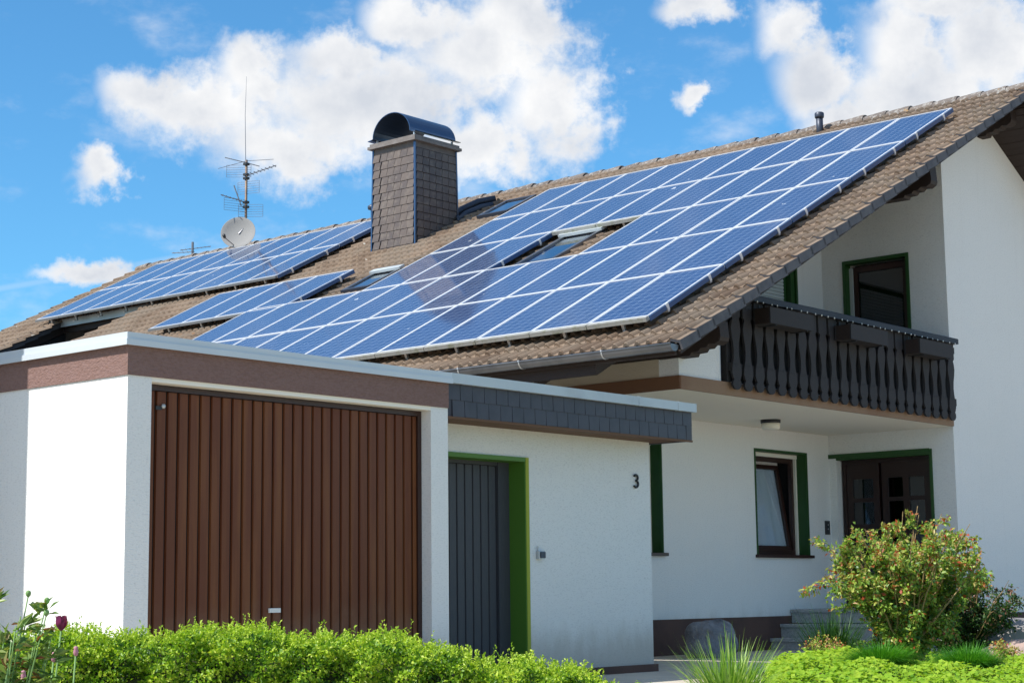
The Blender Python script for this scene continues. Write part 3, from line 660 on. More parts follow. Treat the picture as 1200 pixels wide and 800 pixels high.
# ------------------------------------------------------------------ balcony
bal = part('balcony', MB().bbox(9.24, XW-.06, YF-.175, YF+.03, 4.225, 4.30, .008), 'rail', house, label='dark wooden balcony with wavy cut balusters')
m = MB(); m.box(9.26, XW-.01, YF-.075, YF-.036, 4.10, 4.19); m.box(9.26, XW-.01, YF-.075, YF-.036, 3.36, 3.46)
part('cross_rail', m, 'balcony', bal)
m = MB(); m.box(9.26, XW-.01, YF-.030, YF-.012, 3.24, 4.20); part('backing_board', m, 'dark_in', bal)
m = MB(); m.box(9.24, 9.32, YF-.045, YF+.04, 3.233, 4.245); part('post', m, 'balcony', bal)
m = MB(); m.box(12.1, 12.18, YF-.01, YF+.06, 3.233, 4.245); part('post', m, 'balcony', bal)
def halfw(z):                                                            # half width of a carved board at height z 0..1
    if z < .06: return .052+.035*math.sin(z/.06*math.pi/2)
    if z < .14: return .087-.022*math.sin((z-.06)/.08*math.pi)
    return None
prof = [(0, .030), (.015, .062), (.05, .090), (.09, .084), (.115, .060), (.135, .078), (.19, .100), (.26, .092), (.36, .064), (.45, .056), (.54, .066), (.64, .092), (.72, .104), (.80, .084), (.84, .062), (.87, .098), (1.08, .102), (1.085, .102)]
pts = [(-w_, z) for z, w_ in prof]+[(w_, z) for z, w_ in reversed(prof)]
# left flank wavier than the right, as sawn
pts = [(-w_*1.0, z) for z, w_ in prof][::-1]+[(w_*.93+.006*math.sin(z*9), z) for z, w_ in prof]
bm_ = MB(); n = len(prof)
L = [(-w_, z) for z, w_ in prof]; R_ = [(w_*.93+.006*math.sin(z*9), z) for z, w_ in prof]
vs = []
for (a, z), (b, _) in zip(L, R_): vs += [(a, -.014, z), (b, -.014, z), (b, .014, z), (a, .014, z)]
fs = [(0, 1, 2, 3)[::-1], tuple(range((n-1)*4, n*4))]
for i in range(n-1):
    for k in range(4): fs.append((i*4+k, i*4+(k+1) % 4, (i+1)*4+(k+1) % 4, (i+1)*4+k))
bm_.add(vs, fs)
for z in (.30, .98):
    for x in (-.03, .03): bm_.add([(x-.009, -.019, z-.009), (x+.009, -.019, z-.009), (x+.009, -.019, z+.009), (x-.009, -.019, z+.009)], [(0, 1, 2, 3)])
bal_me = bm_.mesh('baluster', 'balcony')
NB = 23
for i in range(NB):
    link('baluster', bal_me, bal, Matrix.Translation((9.36+i*(14.80-9.36)/(NB-1), YF-.092, 3.145+random.uniform(-.004, .004)))@Matrix.Rotation(random.uniform(-.006, .006), 4, 'Y'))
lab = ['leftmost of the three dark wooden flower boxes on the balcony, nearest the roof edge', 'middle one of the three dark wooden flower boxes hung on the balcony', 'rightmost of the three dark wooden flower boxes, by the white gable wall']
for k, (xa, xb) in enumerate(((9.72, 10.70), (11.60, 12.55), (13.42, 14.34))):
    zt = 4.14; t = thing('flower_box', ((xa+xb)/2, YF-.25, 3.93), lab[k], 'flower box', 'flower boxes on the balcony')
    ya, yb = YF-.36, YF-.125
    m = MB(); m.box(xa, xb, ya, ya+.02, 3.945, zt); part('front_board', m, 'balcony', t)
    m = MB(); m.box(xa, xb, yb-.02, yb, 3.945, zt); part('back_board', m, 'balcony', t)
    for e_ in (xa, xb-.02): m = MB(); m.box(e_, e_+.02, ya+.02, yb-.02, 3.947, zt-.003); part('end_board', m, 'darkwood', t)
    m = MB(); m.box(xa+.02, xb-.02, ya+.02, yb-.02, 3.95, 3.97); part('bottom', m, 'balcony', t)
    for e_ in (xa+.12, xb-.15): m = MB(); m.tube([(e_, yb+.0, 4.20), (e_, yb+.002, 3.93), (e_, ya, 3.932)], .008, 5); part('bracket', m, 'black', t)
# string of little bulbs along the rail
t = thing('light_string', (12, YF-.18, 4.2), 'string of tiny white bulbs clipped under the dark balcony rail', 'string lights')
pth = [(9.3+i*.06, YF-.178, 4.235-.012*abs(math.sin(i*.7))) for i in range(94)]
part('wire', MB().tube(pth, .003, 4), 'black', t)
bb = MB(); bb.lathe([(.003, .0), (.008, -.006), (.009, -.016), (.005, -.024), (.001, -.027)], (0, 0, 0), 8); bbm = bb.mesh('bulb', 'white', True)
for i in range(34): link('bulb', bbm, t, Matrix.Translation((9.36+i*.165+random.uniform(-.04, .04), YF-.182, 4.232)))
# ceiling lamp under the slab
t = thing('porch_lamp', (12.25, 2.2, 3.08), 'round opal glass porch lamp with black rim under the balcony slab', 'lamp')
part('base', MB().lathe([(.13, 3.035), (.135, 3.045), (.135, 3.079)], (12.25, 2.2, 0), 24), 'black', t, True)
part('shade', MB().lathe([(.04, 2.945), (.10, 2.95), (.122, 2.965), (.125, 3.034)], (12.25, 2.2, 0), 24), 'cream', t, True)
# doorbell
t = thing('doorbell_panel', (14.86, YR, 1.7), 'small black doorbell panel on the wall left of the entrance door', 'doorbell')
part('plate', MB().bbox(14.80, 14.92, YR-.022, YR, 1.62, 1.82, .004), 'black', t)
part('button', MB().lathe([(.012, 0), (.012, .006)], (14.86, YR-.022, 1.70), 10, (0, -1, 0)), 'brackets', t)
part('button', MB().lathe([(.012, 0), (.012, .006)], (14.86, YR-.022, 1.76), 10, (0, -1, 0)), 'brackets', t)
# entrance steps
t = thing('entrance_steps', (13.9, 2, 0), 'grey granite steps climbing to the front door beside the brown plinth', 'steps')
for xa, zt in ((13.20, .16), (13.47, .35), (13.76, .55)):
    m = MB(); m.box(xa+.03, XW-.002, 1.15, YR-.014, zt-.17 if zt < .2 else zt-.19, zt-.045); part('riser', m, 'step', t)
    part('tread', MB().bbox(xa, XW-.003, 1.12, YR-.015, zt-.045, zt, .005), 'step', t)

# ------------------------------------------------------------------ chimney
ch = MB(); A, B = 13.64, 14.67; YA, YB = 10.12, 11.10; zt = 8.60
ch.hexa([(A-.03, YA-.03, 6.3), (B+.03, YA-.03, 6.3), (B+.03, YB+.03, 6.3), (A-.03, YB+.03, 6.3)], [(A, YA, zt), (B, YA, zt), (B, YB, zt), (A, YB, zt)])
chim = part('chimney', ch, 'lead', house, label='slate clad chimney with curved metal hood')
def slate_me(w_, h, t_=.008, sk=.035):
    m = MB(); m.hexa([(0, 0, 0), (w_, 0, 0), (w_+sk, 0, h), (sk, 0, h)], [(0, -t_-.006, 0), (w_, -t_-.003, 0), (w_+sk, -t_*.5, h), (sk, -t_*.5, h)]); 
    return m.mesh('slate', 'chslate')
sm_ = slate_me(.154, .135, .012)
# -X face
def tap(z): return .03*(zt-z)/(zt-6.3)
for r in range(14):
    z = zt-.245-r*.142
    for c in range(7):
        y = YB-.0-c*.163-.02*(r % 2)
        if y-.158 < YA-.01: wd = y-YA-.005
        else: wd = .158
        if wd < .03 or z < zr(A)-.15: continue
        me = sm_ if wd > .15 else slate_me(wd, .135, .012, sk=.01)
        M = Matrix.Translation((A-tap(z)-.012, y+.02 if c == 0 else y, z))@Matrix(((0, 1, 0, 0), (-1, 0, 0, 0), (0, 0, 1, 0), (0, 0, 0, 1)))@Matrix.Rotation(rad(.8), 4, 'X')
        link('slate', me, chim, M)
    for c in range(7):
        x = A+c*.163; wd = min(.158, B-x-.005)
        if wd < .03 or z < zr(x)-.2: continue
        me = sm_ if wd > .15 else slate_me(wd, .135, .012, sk=.0)
        link('slate', me, chim, Matrix.Translation((x, YA-tap(z)-.014, z))@Matrix.Rotation(rad(-.8), 4, 'X'))
m = MB(); m.box(A-.012, B+.012, YA-.014, YB+.012, zt-.10, zt+.001); part('top_course', m, 'chslate', chim)
for (x, y) in ((A-.004, YA-.008), (A-.004, YB+.008), (B+.004, YA-.008)):
    sx_ = -1 if x < 14 else 1; sy_ = -1 if y < 10.5 else 1
    m = MB(); m.hexa([(x+sx_*.035-.014, y+sy_*.035-.014, 6.4), (x+sx_*.035+.014, y+sy_*.035-.014, 6.4), (x+sx_*.035+.014, y+sy_*.035+.014, 6.4), (x+sx_*.035-.014, y+sy_*.035+.014, 6.4)],
                     [(x-.016+sx_*.006, y-.016+sy_*.006, zt), (x+.016+sx_*.006, y-.016+sy_*.006, zt), (x+.016+sx_*.006, y+.016+sy_*.006, zt), (x-.016+sx_*.006, y+.016+sy_*.006, zt)]); part('corner_strip', m, 'bluemetal', chim)
m = MB(); m.box(A-.09, B+.09, YA-.09, YB+.09, zt+.001, zt+.05); m.box(A-.06, B+.06, YA-.06, YB+.06, zt+.05, zt+.10); part('cap_slab', m, 'concrete', chim)
m = MB(); yc = (YA+YB)/2; RA, RB = .46, .40; N_ = 20; z0 = zt+.16; outl = []
for th in (0, .012):
    row = [(-.58, -.01+th), (-.50, .0+th)]+[(-(RA-th)*math.cos(math.pi*k/N_), .02+(RB-th)*math.sin(math.pi*k/N_)) for k in range(N_+1)]+[(.50, .0+th), (.58, -.01+th)]
    outl.append(row)
k_ = len(outl[0]); vs = []
for xx in (A-.08, B+.06):
    for row in outl:
        for (a, b) in row: vs.append((xx, yc+a, z0+b))
fs = []
for i in range(k_-1):
    fs += [(i, i+1, 2*k_+i+1, 2*k_+i), (k_+i, 3*k_+i, 3*k_+i+1, k_+i+1), (i, k_+i, k_+i+1, i+1), (2*k_+i, 2*k_+i+1, 3*k_+i+1, 3*k_+i)]
m.add(vs, fs); part('hood', m, 'bluemetal', chim, smooth=False)
for (x, y) in ((A+.02, YA+.02), (B-.05, YA+.02), (A+.02, YB-.05), (B-.05, YB-.05)):
    m = MB(); m.box(x, x+.03, y, y+.03, zt+.10, zt+.17); part('hood_foot', m, 'brackets', chim)
m = MB(); m.tube([(A-.09, YA-.11, zr(A-.09)+.03), (A-.09, YB+.1, zr(A-.09)+.03)], .022, 6); slopeblock(m, A-.02, B+.05, YA-.10, YA-.04, .0, .06); part('flashing', m, 'lead', chim)

# vents, pipes, roof windows
def rp(s, y, w_=0): return RM@Vector((s, y, w_))
t = thing('vent_pipe', (16.0, 3.5, zr(16.0)), 'short dark vent pipe standing by the ridge above the large solar array', 'vent pipe')
P = Vector((16.0, 3.48, zr(16.0)))
part('pipe', MB().lathe([(.055, -.1), (.055, .32)], P, 16), 'lead', t, True); part('cowl', MB().lathe([(.068, .27), (.075, .29), (.075, .345), (.06, .36)], P, 16), 'lead', t, True)
t = thing('vent_pipe', (15.6, 13.15, zr(15.6)), 'dark capped vent pipe just left of the chimney', 'vent pipe')
P = Vector((15.55, 13.05, zr(15.55)))
part('pipe', MB().lathe([(.05, -.1), (.05, .42)], P, 14), 'lead', t, True); part('cowl', MB().lathe([(.10, .40), (.11, .42), (.11, .46), (.05, .50)], P, 14), 'lead', t, True)
t = thing('vent_pipe_bundle', rp(9.0, 10.3), 'bent dark flue pipes lying on the tiles right of the chimney', 'pipes')
part('pipe', MB().tube([rp(8.7, 10.35, .10), rp(9.1, 10.38, .13), rp(9.5, 10.3, .13), rp(9.75, 10.1, .08)], .06, 10), 'lead', t, True)
part('pipe', MB().tube([rp(8.6, 10.1, .06), rp(8.9, 10.12, .08), rp(9.2, 10.0, .08), rp(9.35, 9.85, .05)], .055, 10), 'lead', t, True)
part('bracket', MB().tube([rp(8.5, 10.0, 0), rp(8.5, 10.0, .10), rp(8.6, 10.1, .12)], .035, 8), 'lead', t, True)
def roofwin(s0, s1, y0, y1, label, cover=True):
    t = thing('roof_window', rp(s0, (y0+y1)/2, .03), label, 'roof window', 'roof windows between the solar panels')
    h = .105
    def bar(name, sa, sb, ya, yb, wa, wb, mm):
        m = MB(); m.box(sa, sb, ya, yb, wa, wb); m.v = [tuple(RM@Vector(p)) for p in m.v]; return part(name, m, mm, t)
    bar('frame', s0, s0+.07, y0, y1, .0, h, 'lead'); bar('frame', s1-.07, s1, y0, y1, .0, h, 'lead')
    bar('frame', s0+.07, s1-.07, y0, y0+.07, .0, h, 'gutter'); bar('frame', s0+.07, s1-.07, y1-.07, y1, .0, h, 'gutter')
    bar('pane', s0+.07, s1-.07, y0+.07, y1-.07, h-.03, h-.02, 'skyglass'); bar('blind', s0+.07, s1-.07, y0+.07, y1-.07, .02, .03, 'shutter')
    if cover: bar('cover', s1-.10, s1+.03, y0-.03, y1+.03, h, h+.04, 'coping_old')
    bar('flashing', s0-.2, s1+.12, y0-.1, y1+.1, .0, .036, 'lead')
roofwin(4.28, 5.62, 4.80, 5.55, 'roof window framed by the gap in the large solar array')
roofwin(4.55, 5.42, 8.70, 9.32, 'roof window with white top cover left of the large solar array, below the chimney')
roofwin(8.35, 9.25, 8.75, 9.45, 'small roof window near the ridge beside the upper left corner of the large array', False)

# ------------------------------------------------------------------ solar arrays
PW, PL_ = .8475, 1.715
def panel_meshes(L, W):
    m = MB(); m.box(.02, L-.02, .02, W-.02, .02, .034); g_ = m.mesh('glass', 'cells')
    m = MB(); f_ = .023; a, b = -.012, .040
    m.box(0, L, 0, f_, a, b); m.box(0, L, W-f_, W, a, b); m.box(0, f_, f_, W-f_, a, b); m.box(L-f_, L, f_, W-f_, a, b)
    return g_, m.mesh('frame', 'cell_frame')
def array(name, label, cells, s0, y0, pl, pw, trim='dirty_alu', tw=.145):
    t = thing(name, rp(s0, y0), label, 'solar array', 'solar arrays on the roof')
    g_, f_ = panel_meshes(pl-.012, pw-.012)
    for (r, c) in cells:
        M = RM@Matrix.Translation((s0+r*pl, y0+c*pw, .158+random.uniform(-.002, .002)))@Matrix.Rotation(random.uniform(-.0015, .0015), 4, 'X')
        p = link('solar_panel', g_, t, M); link('frame', f_, p, M)
    cs = set(cells); rows = sorted({r for r, c in cells})
    for r in rows:
        cc = [c for rr, c in cells if rr == r]; runs = []; 
        for c in sorted(cc):
            if runs and runs[-1][1] == c-1: runs[-1][1] = c
            else: runs.append([c, c])
        for (a, b) in runs:
            for fr in (.22, .78):
                s = s0+(r+fr)*pl; m = MB(); m.box(s-.02, s+.02, y0+a*pw-.02, y0+(b+1)*pw+.02, .10, .145); m.v = [tuple(RM@Vector(p)) for p in m.v]; part('rail', m, 'brackets', t)
                m = MB(); m.box(s-.02, s+.02, y0+a*pw-.026, y0+a*pw-.002, .12, .201); m.v = [tuple(RM@Vector(p)) for p in m.v]; part('clamp', m, 'cell_frame', t)
            m = MB(); m.box(s0+r*pl+.01, s0+(r+1)*pl-.02, y0+a*pw-.016, y0+a*pw-.001, .130, .186); m.v = [tuple(RM@Vector(p)) for p in m.v]; part('side_trim', m, 'sky_reflect_alu', t)
            # dusty trim strip along exposed lower edges, with feet
            if r == rows[0] or any((r-1, c) not in cs for c in range(a, b+1)):
                for c in range(a, b+1):
                    if (r-1, c) in cs: continue
                    s = s0+r*pl; m = MB(); m.box(s-.055, s-.004, y0+c*pw, y0+(c+1)*pw-.012, tw, .194); m.v = [tuple(RM@Vector(p)) for p in m.v]; part('edge_trim', m, trim, t)
                    m = MB(); m.box(s+.02, s+.05, y0+(c+.45)*pw, y0+(c+.45)*pw+.035, .02, .14); m.box(s-.06, s+.05, y0+(c+.45)*pw, y0+(c+.45)*pw+.035, .035, .045); m.v = [tuple(RM@Vector(p)) for p in m.v]; part('roof_hook', m, 'brackets', t)
    return t
cells = [(0, c) for c in range(12)]+[(1, c) for c in range(12)]+[(2, c) for c in range(9) if c not in (4, 5)]+[(3, c) for c in range(9)]+[(4, c) for c in range(9)]
PW, PL_ = .8365, 1.695
array('solar_array', 'largest blue solar array, five rows of panels reaching down almost to the gutter', cells, .53, .71, PL_, PW)
array('solar_array', 'smallest solar array, one row of four panels below the chimney', [(0, c) for c in range(4)], 3.80, 9.85, 1.72, .835, 'grey_alu', .155)
array('solar_array', 'far left solar array of two rows of panels beyond the chimney', [(r, c) for r in (0, 1) for c in range(9)], 6.15, 12.35, 1.68, .797, 'grey_alu', .155)

# ------------------------------------------------------------------ aerials
ax_, ay_ = XR, 17.62
t = thing('antenna_mast', (ax_, ay_, ZR), 'tall thin antenna mast with several television aerials on the ridge', 'antenna')
part('mast', MB().tube([(ax_, ay_, ZR-.4), (ax_, ay_, 10.02)], .028, 10), 'mastrust', t, True)
part('whip', MB().tube([(ax_-.02, ay_, 9.95), (ax_-.03, ay_+.02, 11.0), (ax_-.02, ay_, 11.85)], [.009, .006, .003], 6), 'aerial', t)
RX = Rh; LK = -Fh
def yagi(c, d, ln, n_, el_, up=Vector((0, 0, 1)), r=.006, vert=False):
    d = d.normalized(); sd = up if vert else d.cross(up).normalized(); m = MB(); c = Vector(c); m.tube([c, c+d*ln], .010, 5)
    for i in range(n_):
        q = c+d*(ln*(i+.5)/n_); e_ = el_*(1-.25*i/n_); m.tube([q-sd*e_, q+sd*e_], r, 4)
    return m
def grid(c, d, w_, h):
    "mesh reflector screen"
    m = MB(); c = Vector(c); sd = d.cross(Z3).normalized()
    for k in range(6): q = c+Z3*(h*(k/5-.5)); m.tube([q-sd*w_/2, q+sd*w_/2], .004, 4)
    for e_ in (-.5, .5): m.tube([c+sd*w_*e_-Z3*h/2, c+sd*w_*e_+Z3*h/2], .004, 4)
    return m
d1 = (Rh*.9+Z3*.22-Fh*.3)
part('aerial', yagi((ax_, ay_, 9.68), d1, .72, 8, .10, r=.008), 'aerial', t)
part('aerial', MB().tube([Vector((ax_, ay_, 9.98))-Rh*.46+Z3*.10, Vector((ax_, ay_, 9.96)), Vector((ax_, ay_, 9.9))+Rh*.28-Z3*.02], .010, 5), 'aerial', t)
part('aerial', MB().tube([Vector((ax_, ay_, 9.9))-Rh*.6-Z3*.06, Vector((ax_, ay_, 10.0)), Vector((ax_, ay_, 10.03))+Rh*.58], .006, 5), 'aerial', t)
for (zz, dd, lr) in ((9.78, Rh, -.16), (9.42, (Rh-Fh*.4), .05), (9.05, (Rh+Fh*.6), -.22), (8.92, Rh, .1)):
    part('reflector', grid(Vector((ax_, ay_, zz))+Rh*lr, dd.cross(Z3).normalized(), .52, .26), 'aerial', t)
part('aerial', yagi(Vector((ax_, ay_, 9.10)), (-Rh*1.0-Fh*.4+Z3*.25), .56, 7, .06, r=.010), 'aerial', t)
part('aerial', MB().tube([Vector((ax_, ay_, 9.02))-Rh*.1, Vector((ax_, ay_, 9.05))-Rh*.26+Z3*.42], .013, 5), 'aerial', t)
for zz in (9.0, 9.1, 9.62, 9.7, 9.93): part('clamp', MB().box(ax_-.05, ax_+.05, ay_-.05, ay_+.05, zz-.025, zz+.025), 'black', t)
# dish
t = thing('satellite_dish', (ax_, ay_, ZR), 'pale grey round satellite dish on the ridge below the antenna mast', 'satellite dish')
dn = (-Fh*.93-Rh*.05+Z3*.30).normalized(); dc = Vector((ax_-.12, ay_-.05, 8.42))-Rh*.10
dm = MB(); prof = [(.001, -.06), (.10, -.055), (.2, -.038), (.29, -.010), (.365, .020), (.37, .020), (.365, .008), (.29, -.024), (.001, -.075)]
a = dn.orthogonal().normalized(); dm.lathe(prof, dc, 36, dn); part('reflector', dm, 'dish', t, True)
lnb = dc+dn*.30-Rh*.24-Z3*.20
part('lnb', MB().tube([lnb, lnb-dn*.10], [.035, .028], 10), 'black', t, True)
part('arm', MB().tube([dc-Z3*.34-dn*.0, lnb-dn*.05-Z3*.02], .009, 6), 'aerial', t)
part('mount', MB().tube([dc-dn*.07, Vector((ax_, ay_, 8.6)), Vector((ax_, ay_, ZR))], .03, 8), 'aerial', t)
t = thing('antenna_mast', (19, 22.7, 6.5), 'low distant television aerial just above the far left solar array', 'antenna')
part('mast', MB().tube([(19, 22.7, .0), (19, 22.7, 9.34)], .03, 8), 'aerial', t)
part('aerial', yagi(Vector((19, 22.7, 9.18))-Rh*.30-Z3*.04, Rh+Z3*.12, .75, 8, .07, r=.007), 'aerial', t)
part('aerial', yagi(Vector((19, 22.7, 9.1))+Rh*.05, -Rh*1-Z3*.05, .55, 5, .10, r=.005), 'aerial', t)

# ------------------------------------------------------------------ garage
GW, GD = 3.48, 8.0; H1 = 2.44; GX0, GX1, GH = .22, 3.26, 2.405
gar = thing('garage', (1.7, 4, 0), 'white flat roofed garage with brown fascia and brown ribbed door', 'garage')
m = MB(); m.box(0, .28, .30, GD, -.5, H1); m.box(0, GX0, 0, .30, -.5, H1); part('side_wall', m, 'plaster', gar)
m = MB(); m.box(GX1, GW-.001, 0, .30, -.5, H1)
part('front_pier', m, 'plaster', gar)
m = MB(); m.box(GW-.25, GW-.002, .30, GD, -.5, H1); m.box(.28, GW-.25, GD-.3, GD, -.5, H1); part('rear_wall', m, 'plaster', gar)
m = MB(); m.box(GX0+.001, GX1-.001, .0, .28, GH, H1); part('lintel', m, 'cream', gar)
m = MB(); m.box(-.012, GW, -.012, .29, H1, 2.665); m.box(-.012, .29, .29, GD+.01, H1, 2.665); m.box(GW-.3, GW, .29, GD+.01, H1, 2.665); part('fascia', m, 'fascia', gar)
m = MB(); m.box(-.045, GW+.012, -.045, .10, 2.665, 2.752); m.box(-.045, .10, .10, GD+.04, 2.665, 2.752); m.box(-.058, GW+.012, -.058, -.045, 2.655, 2.70); m.box(-.058, -.045, -.045, GD+.04, 2.655, 2.70); part('coping', m, 'coping', gar)
m = MB(); m.box(.11, GW, .11, GD, 2.50, 2.66); part('flat_roof', m, 'gravel', gar)
m = MB(); m.box(GX0+.005, GX1-.002, .150, .16, -.1, GH-.002); door = part('garage_door', m, 'groove', gar)
m = MB(); m.box(GX0+.003, GX0+.04, .112, .149, -.1, GH-.004); m.box(GX1-.05, GX1-.003, .112, .149, -.1, GH-.004); m.box(GX0+.04, GX1-.05, .112, .149, GH-.045, GH-.004); part('frame', m, 'brownframe', door)
pit = .1075; xx = GX0+.043; k = 0
rb = MB(); wd = pit-.017; rb.prism([(0, .02), (.006, .003), (wd-.006, .003), (wd, .02)][::-1], 'z', 0, GH-.11)
rb.v = [(x, y-.02, z) for x, y, z in rb.v]; rbm = rb.mesh('slat', 'door_brown')
while xx+wd < GX1-.05:
    link('slat', rbm, door, Matrix.Translation((xx, .146, .06))); xx += pit; k += 1
m = MB(); m.box(xx, GX1-.052, .13, .146, .06, GH-.05); part('slat', m, 'door_brown', door)
part('handle', MB().bbox(1.50, 1.62, .105, .128, .68, .715, .004), 'white', door)
part('lock', MB().lathe([(.022, 0), (.022, .02)], (1.45, .128, .575), 12, (0, -1, 0)), 'brackets', door, True)
part('keyhole_cover', MB().lathe([(.018, 0), (.020, .012), (.010, .018)], (.425, .126, 2.245), 12, (0, -1, 0)), 'brackets', door, True)
part('catch', MB().bbox(.355, .415, .118, .128, 2.215, 2.245, .003), 'black', door)

# ------------------------------------------------------------------ annex with the grey door and house number
AX1 = 7.05; YW = .42; SX = 7.25
an = thing('side_annex', (5.4, 4, 0), 'white annex with slate hung fascia, grey boarded door in green frame and number 3', 'annex')
AD = (3.50, 5.02, 0, 2.075)
m = wall_y(GW+.001, AX1, -.1, 2.40, YW, .3, [(AD[0], AD[1], -.2, AD[3])]); part('front_wall', m, 'plaster', an)
m = MB(); m.box(AX1-.3, AX1-.001, YW+.3, GD, -.1, 2.40); part('side_wall', m, 'plaster', an)
m = MB(); m.box(AD[1]+.0, AX1+.035, YW-.035, YW-.001, -.09, .075); part('base_strip', m, 'plinth', an)
m = MB(); m.box(GW+.001, SX-.02, .03, YW+.6, 2.366, 2.399); part('soffit', m, 'soffitwood', an)
m = MB(); m.box(GW+.001, SX-.012, .012, .06, 2.36, 2.67); m.box(SX-.06, SX-.012, .06, GD, 2.36, 2.67); part('fascia_backing', m, 'slate', an)
m = MB(); m.box(GW+.001, SX-.005, -.004, .014, 2.352, 2.372); part('drip_board', m, 'soffitwood', an)
m = MB(); m.box(GW+.0125, SX+.03, -.04, .11, 2.665, 2.755); m.box(SX-.1, SX+.03, .11, GD, 2.665, 2.755); part('coping', m, 'coping_old', an)
m = MB()
for xj in (6.27, 6.95): m.box(xj, xj+.018, -.0435, .112, 2.661, 2.7585)
part('coping_joint', m, 'coping_old', an)
m = MB(); m.box(GW+.001, SX-.1, .11, GD, 2.50, 2.66); part('flat_roof', m, 'gravel', an)
sa = MB(); sa.hexa([(0, .0, 0), (.160, .0, 0), (.163, .0, .155), (.003, .0, .155)], [(0, -.014, 0), (.160, -.011, 0), (.163, -.006, .155), (.003, -.006, .155)]); sam = sa.mesh('slate', 'slate')
for r in range(2):
    z = 2.374+r*.146; x = GW+.004+(0 if r else .06)
    while x < SX-.012:
        wd = min(.160, SX-.012-x)
        if wd > .15: link('slate', sam, an, Matrix.Translation((x, .012-r*.001, z+random.uniform(-.002, .002)))@Matrix.Rotation(random.uniform(-.012, .012), 4, 'Y'))
        elif wd > .03: m = MB(); m.box(x, x+wd, .0, .012, z, z+.15); part('slate', m, 'slate', an)
        x += .1635
m = MB(); m.box(AD[0]-.0, AD[1], YW+.235, YW+.255, -.05, AD[3]); gd_ = part('grey_door', m, 'groove', an)
bx = AD[0]+.004; bw = .112
bdm = MB(); bdm.hexa([(0, .02, 0), (bw-.01, .02, 0), (bw-.01, .02, 1.995), (0, .02, 1.995)], [(.006, 0, 0), (bw-.016, 0, 0), (bw-.016, 0, 1.995), (.006, 0, 1.995)]); bdme = bdm.mesh('board', 'door_grey')
while bx+bw < AD[1]-.08: link('board', bdme, gd_, Matrix.Translation((bx, YW+.215, .03))); bx += bw
m = MB(); m.box(bx, AD[1]-.013, YW+.19, YW+.234, .0, AD[3]-.01); m.box(AD[0]+.003, bx, YW+.20, YW+.234, 2.03, AD[3]-.01); part('frame', m, 'door_grey', gd_)
m = MB(); m.box(AD[1]-.012, AD[1], YW-.012, YW+.25, 0, AD[3]); m.box(AD[0], AD[1]-.012, YW-.012, YW+.25, AD[3]-.012, AD[3]); part('reveal', m, 'green', gd_)
m = MB(); m.box(AD[1], AD[1]+.045, YW-.016, YW+.002, 0, AD[3]+.03); part('trim', m, 'lime', gd_)
m = MB(); m.box(AD[0], AD[1], YW-.014, YW+.002, AD[3], AD[3]+.03); part('trim', m, 'green', gd_)
# house number 3 built as a bent bar
t = thing('house_number', (6.80, YW, 1.95), 'dark grey metal house number 3 on the white annex wall', 'house number')
m = MB(); cx_, cz_ = 6.79, 1.955; pts = []
for a in range(-35, 200, 15):
    pass
up_ = [(cx_+.032*math.cos(rad(a)), cz_+.030+.030*math.sin(rad(a))) for a in range(155, -91, -20)]
lo_ = [(cx_+.037*math.cos(rad(a)), cz_-.035+.035*math.sin(rad(a))) for a in range(90, -156, -20)]
m.tube([(x, YW-.014, z) for x, z in up_], .0115, 8); m.tube([(x, YW-.014, z) for x, z in lo_], .0115, 8); part('digit', m, 'black', t, True)
# small socket by the door
t = thing('wall_socket', (5.22, YW, 1.17), 'small grey weatherproof socket on the wall right of the grey door', 'socket')
part('box', MB().bbox(5.17, 5.265, YW-.045, YW, 1.135, 1.215, .006), 'brackets', t)
part('cover', MB().bbox(5.18, 5.255, YW-.058, YW-.046, 1.145, 1.205, .004), 'lead', t)
part('cable', MB().tube([(5.19, YW-.012, 1.215), (5.19, YW-.012, 1.26)], .007, 6), 'brackets', t)

# neighbouring garage block out of frame on the left (throws the upright shadow on the garage side)
nb = thing('neighbour_building', (-4.3, 7, 0), 'plain white neighbouring building left of the garage', 'building')
fp = [(-1.6, 1.91), (-1.6, 12), (-7, 12), (-7, 1.91+5.4*.47)]
m = MB(); m.prism(fp[::-1], 'z', -.5, 5.6); part('wall', m, 'neighbour', nb)
m = MB(); m.prism([(x, y+.01) for x, y in fp][::-1], 'z', 5.6, 5.8); part('roof', m, 'redtile', nb)

# ------------------------------------------------------------------ planting
def rv(n): return unit(rng.normal(size=(n, 3)))
Fv = np.array(Fh); Rv = np.array(Rh); Cv = np.array(CP)
def G(t, l, z): return Cv[None, :2].repeat(len(np.atleast_1d(t)), 0)@np.eye(2, 3)+np.atleast_1d(t)[:, None]*Fv+np.atleast_1d(l)[:, None]*Rv+np.atleast_1d(z)[:, None]*np.array([0, 0, 1.])
# hedge: top profile by lateral position, at about 7.6 m
HL = np.array([-3.2, -2.25, -1.65, -1.35, -.98, -.72, -.47, -.22, 0., .22, .45, .8, 1.2]); HZ = np.array([.66, .65, .665, .66, .665, .645, .612, .575, .525, .49, .42, .32, .2])
HZ = HZ-.035
hd = thing('box_hedge', gp(7.7, -.9, -.43), 'clipped bright green box hedge in front of the garage', 'hedge')
